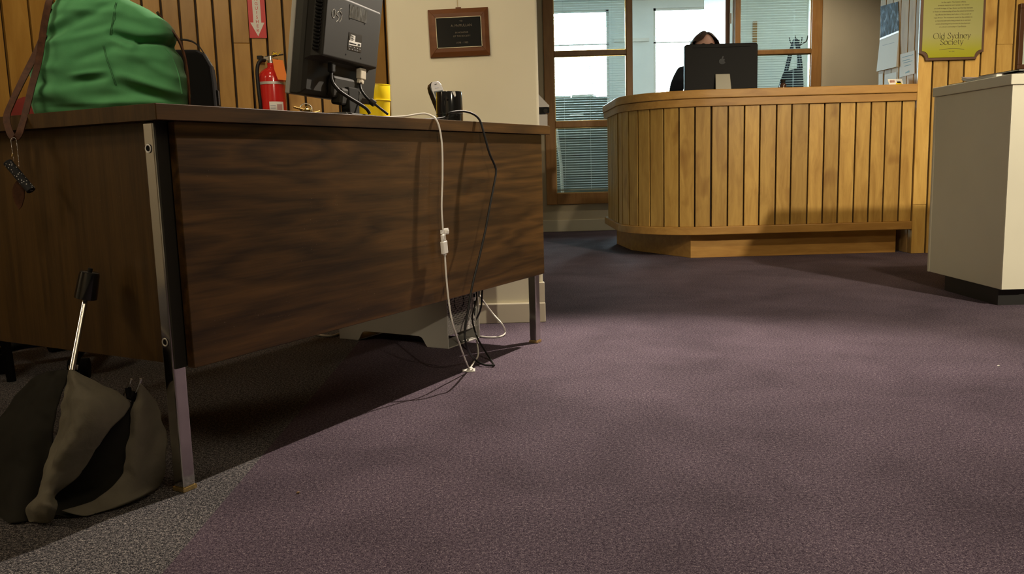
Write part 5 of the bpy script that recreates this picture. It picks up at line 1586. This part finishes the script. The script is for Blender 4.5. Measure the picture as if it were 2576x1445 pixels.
# ---- framed picture cut by the right edge
pf = thing('framed_picture', 'brown framed picture cut off at the right edge of the photo', 'picture', (3.355, 5.238, 1.095))
fw_, fh_ = .30, .38
for a in ((-fw_, fw_, -.03, 0, 0, .028), (-fw_, fw_, -.03, 0, fh_ - .028, fh_), (-fw_, -fw_ + .028, -.03, 0, .028, fh_ - .028), (fw_ - .028, fw_, -.03, 0, .028, fh_ - .028)):
    box('frame_side', mat('frame_brown', (.085, .036, .014), .4), pf, *a, bevel=.003)
box('print', mat('pale_green_print', (.55, .66, .56), .3), pf, -fw_ + .028, fw_ - .028, -.012, -.004, .028, fh_ - .028)

# ================================================================== WHITE CABINET ON THE RIGHT
wcb = thing('white_cabinet', 'white painted display cabinet on a black plinth at the right edge', 'cabinet', (0, 0, 0))
cX0, cX1, cY0, cY1 = 1.936, 3.1, 3.33, 3.92
box('carcass', M_TAUPE, wcb, cX0, cX1, cY0, cY1, .068, .862, bevel=.002)
box('top_slab', M_TAUPE, wcb, cX0 - .009, cX1 + .01, cY0 - .009, cY1 + .012, .8625, .903, bevel=.003)
box('corner_bead', M_TAUPE, wcb, cX0 - .004, cX0 + .012, cY1 - .012, cY1 + .004, .068, .862, bevel=.002)
box('front_board', M_TAUPE, wcb, cX0 + .001, cX0 + .10, cY0 - .003, cY0 - .0002, .069, .861)
box('plinth', M_PLINTH, wcb, cX0 + .008, cX1, cY0 + .03, cY1 - .14, 0, .0675)
mg = [(0, .903, .20, .28, .010, .05, M_DARKGREY, 'flat black magazine at the bottom of the pile on the white cabinet'), (1, .914, .19, .26, .012, -.10, mat('mag_cover_grey', (.24, .21, .22), .4), 'grey covered magazine with curled corner on the white cabinet')]
def magazine(cx, cy, z, w, d, t, rot, m, label, curl=0):
    o = thing('magazine', label, 'magazine', (cx, cy, z), rot)
    o['group'] = 'magazines on the white cabinet'
    nx_ = 12
    for nm, z0, z1, mm, ins in (('cover', 0, .0012, m, 0), ('pages', .0013, t - .0013, M_PAPER, .002), ('cover', t - .0012, t, m, 0)):
        rows = []
        for zz_ in (z0, z1):
            pass
        g = G()
        top_, bot_ = [], []
        for i in range(nx_ + 1):
            y = -d / 2 + ins + (d - 2 * ins) * i / nx_
            lift = curl * max(0, (y / (d / 2) - .35) / .65) ** 2
            bot_.append([V((-w / 2 + ins, y, z0 + lift)), V((w / 2 - ins, y, z0 + lift * .4))])
            top_.append([V((-w / 2 + ins, y, z1 + lift)), V((w / 2 - ins, y, z1 + lift * .4))])
        rows = [[b_[0], b_[1], t_[1], t_[0]] for b_, t_ in zip(bot_, top_)]
        g.grid(rows, wrap=True); n4 = 4 * nx_
        g.f += [(0, 1, 2, 3), (n4, n4 + 3, n4 + 2, n4 + 1)]; g.m += [0, 0]
        g.build(nm, mm, o)
    return o
magazine(2.09, 3.72, .9035, .24, .30, .007, .05, M_BLACK, 'flat black magazine at the bottom of the pile on the white cabinet')
magazine(2.10, 3.68, .911, .21, .29, .013, -.03, mat('mag_cover_grey', (.22, .19, .20), .4), 'grey magazine with a curled far corner on top of the black one', curl=.016)
magazine(2.11, 3.445, .9035, .22, .21, .006, .02, M_BLACKM, 'thin black magazine nearest the front of the white cabinet') 
magazine(2.12, 3.58, .9245, .21, .26, .006, .08, M_DARKGREY, 'dark grey magazine lying topmost on the pile')
o = magazine(2.16, 3.43, .910, .25, .185, .010, -.02, mat('navy_cover', (.012, .018, .075), .3), 'navy blue folder at the front right of the white cabinet')

# crumb on the carpet
o = G().lathe([(0, 0), (.003, .001), (.003, .003), (0, .004)], 8, sy=.7).build('carpet_crumb', mat('tan_crumb', (.35, .22, .10), .8), None, smooth=60)
o.location = atZ(750, 1242, 0); tag(o, 'tiny tan crumb lying on the purple carpet in front of the desk', 'crumb')
o = G().lathe([(0, 0), (.004, .001), (.003, .003), (0, .004)], 8, sy=.7).build('paper_scrap', M_PAPER, None, smooth=60)
o.location = atZ(2512, 922, 0); tag(o, 'tiny white paper scrap on the carpet at far right', 'scrap')
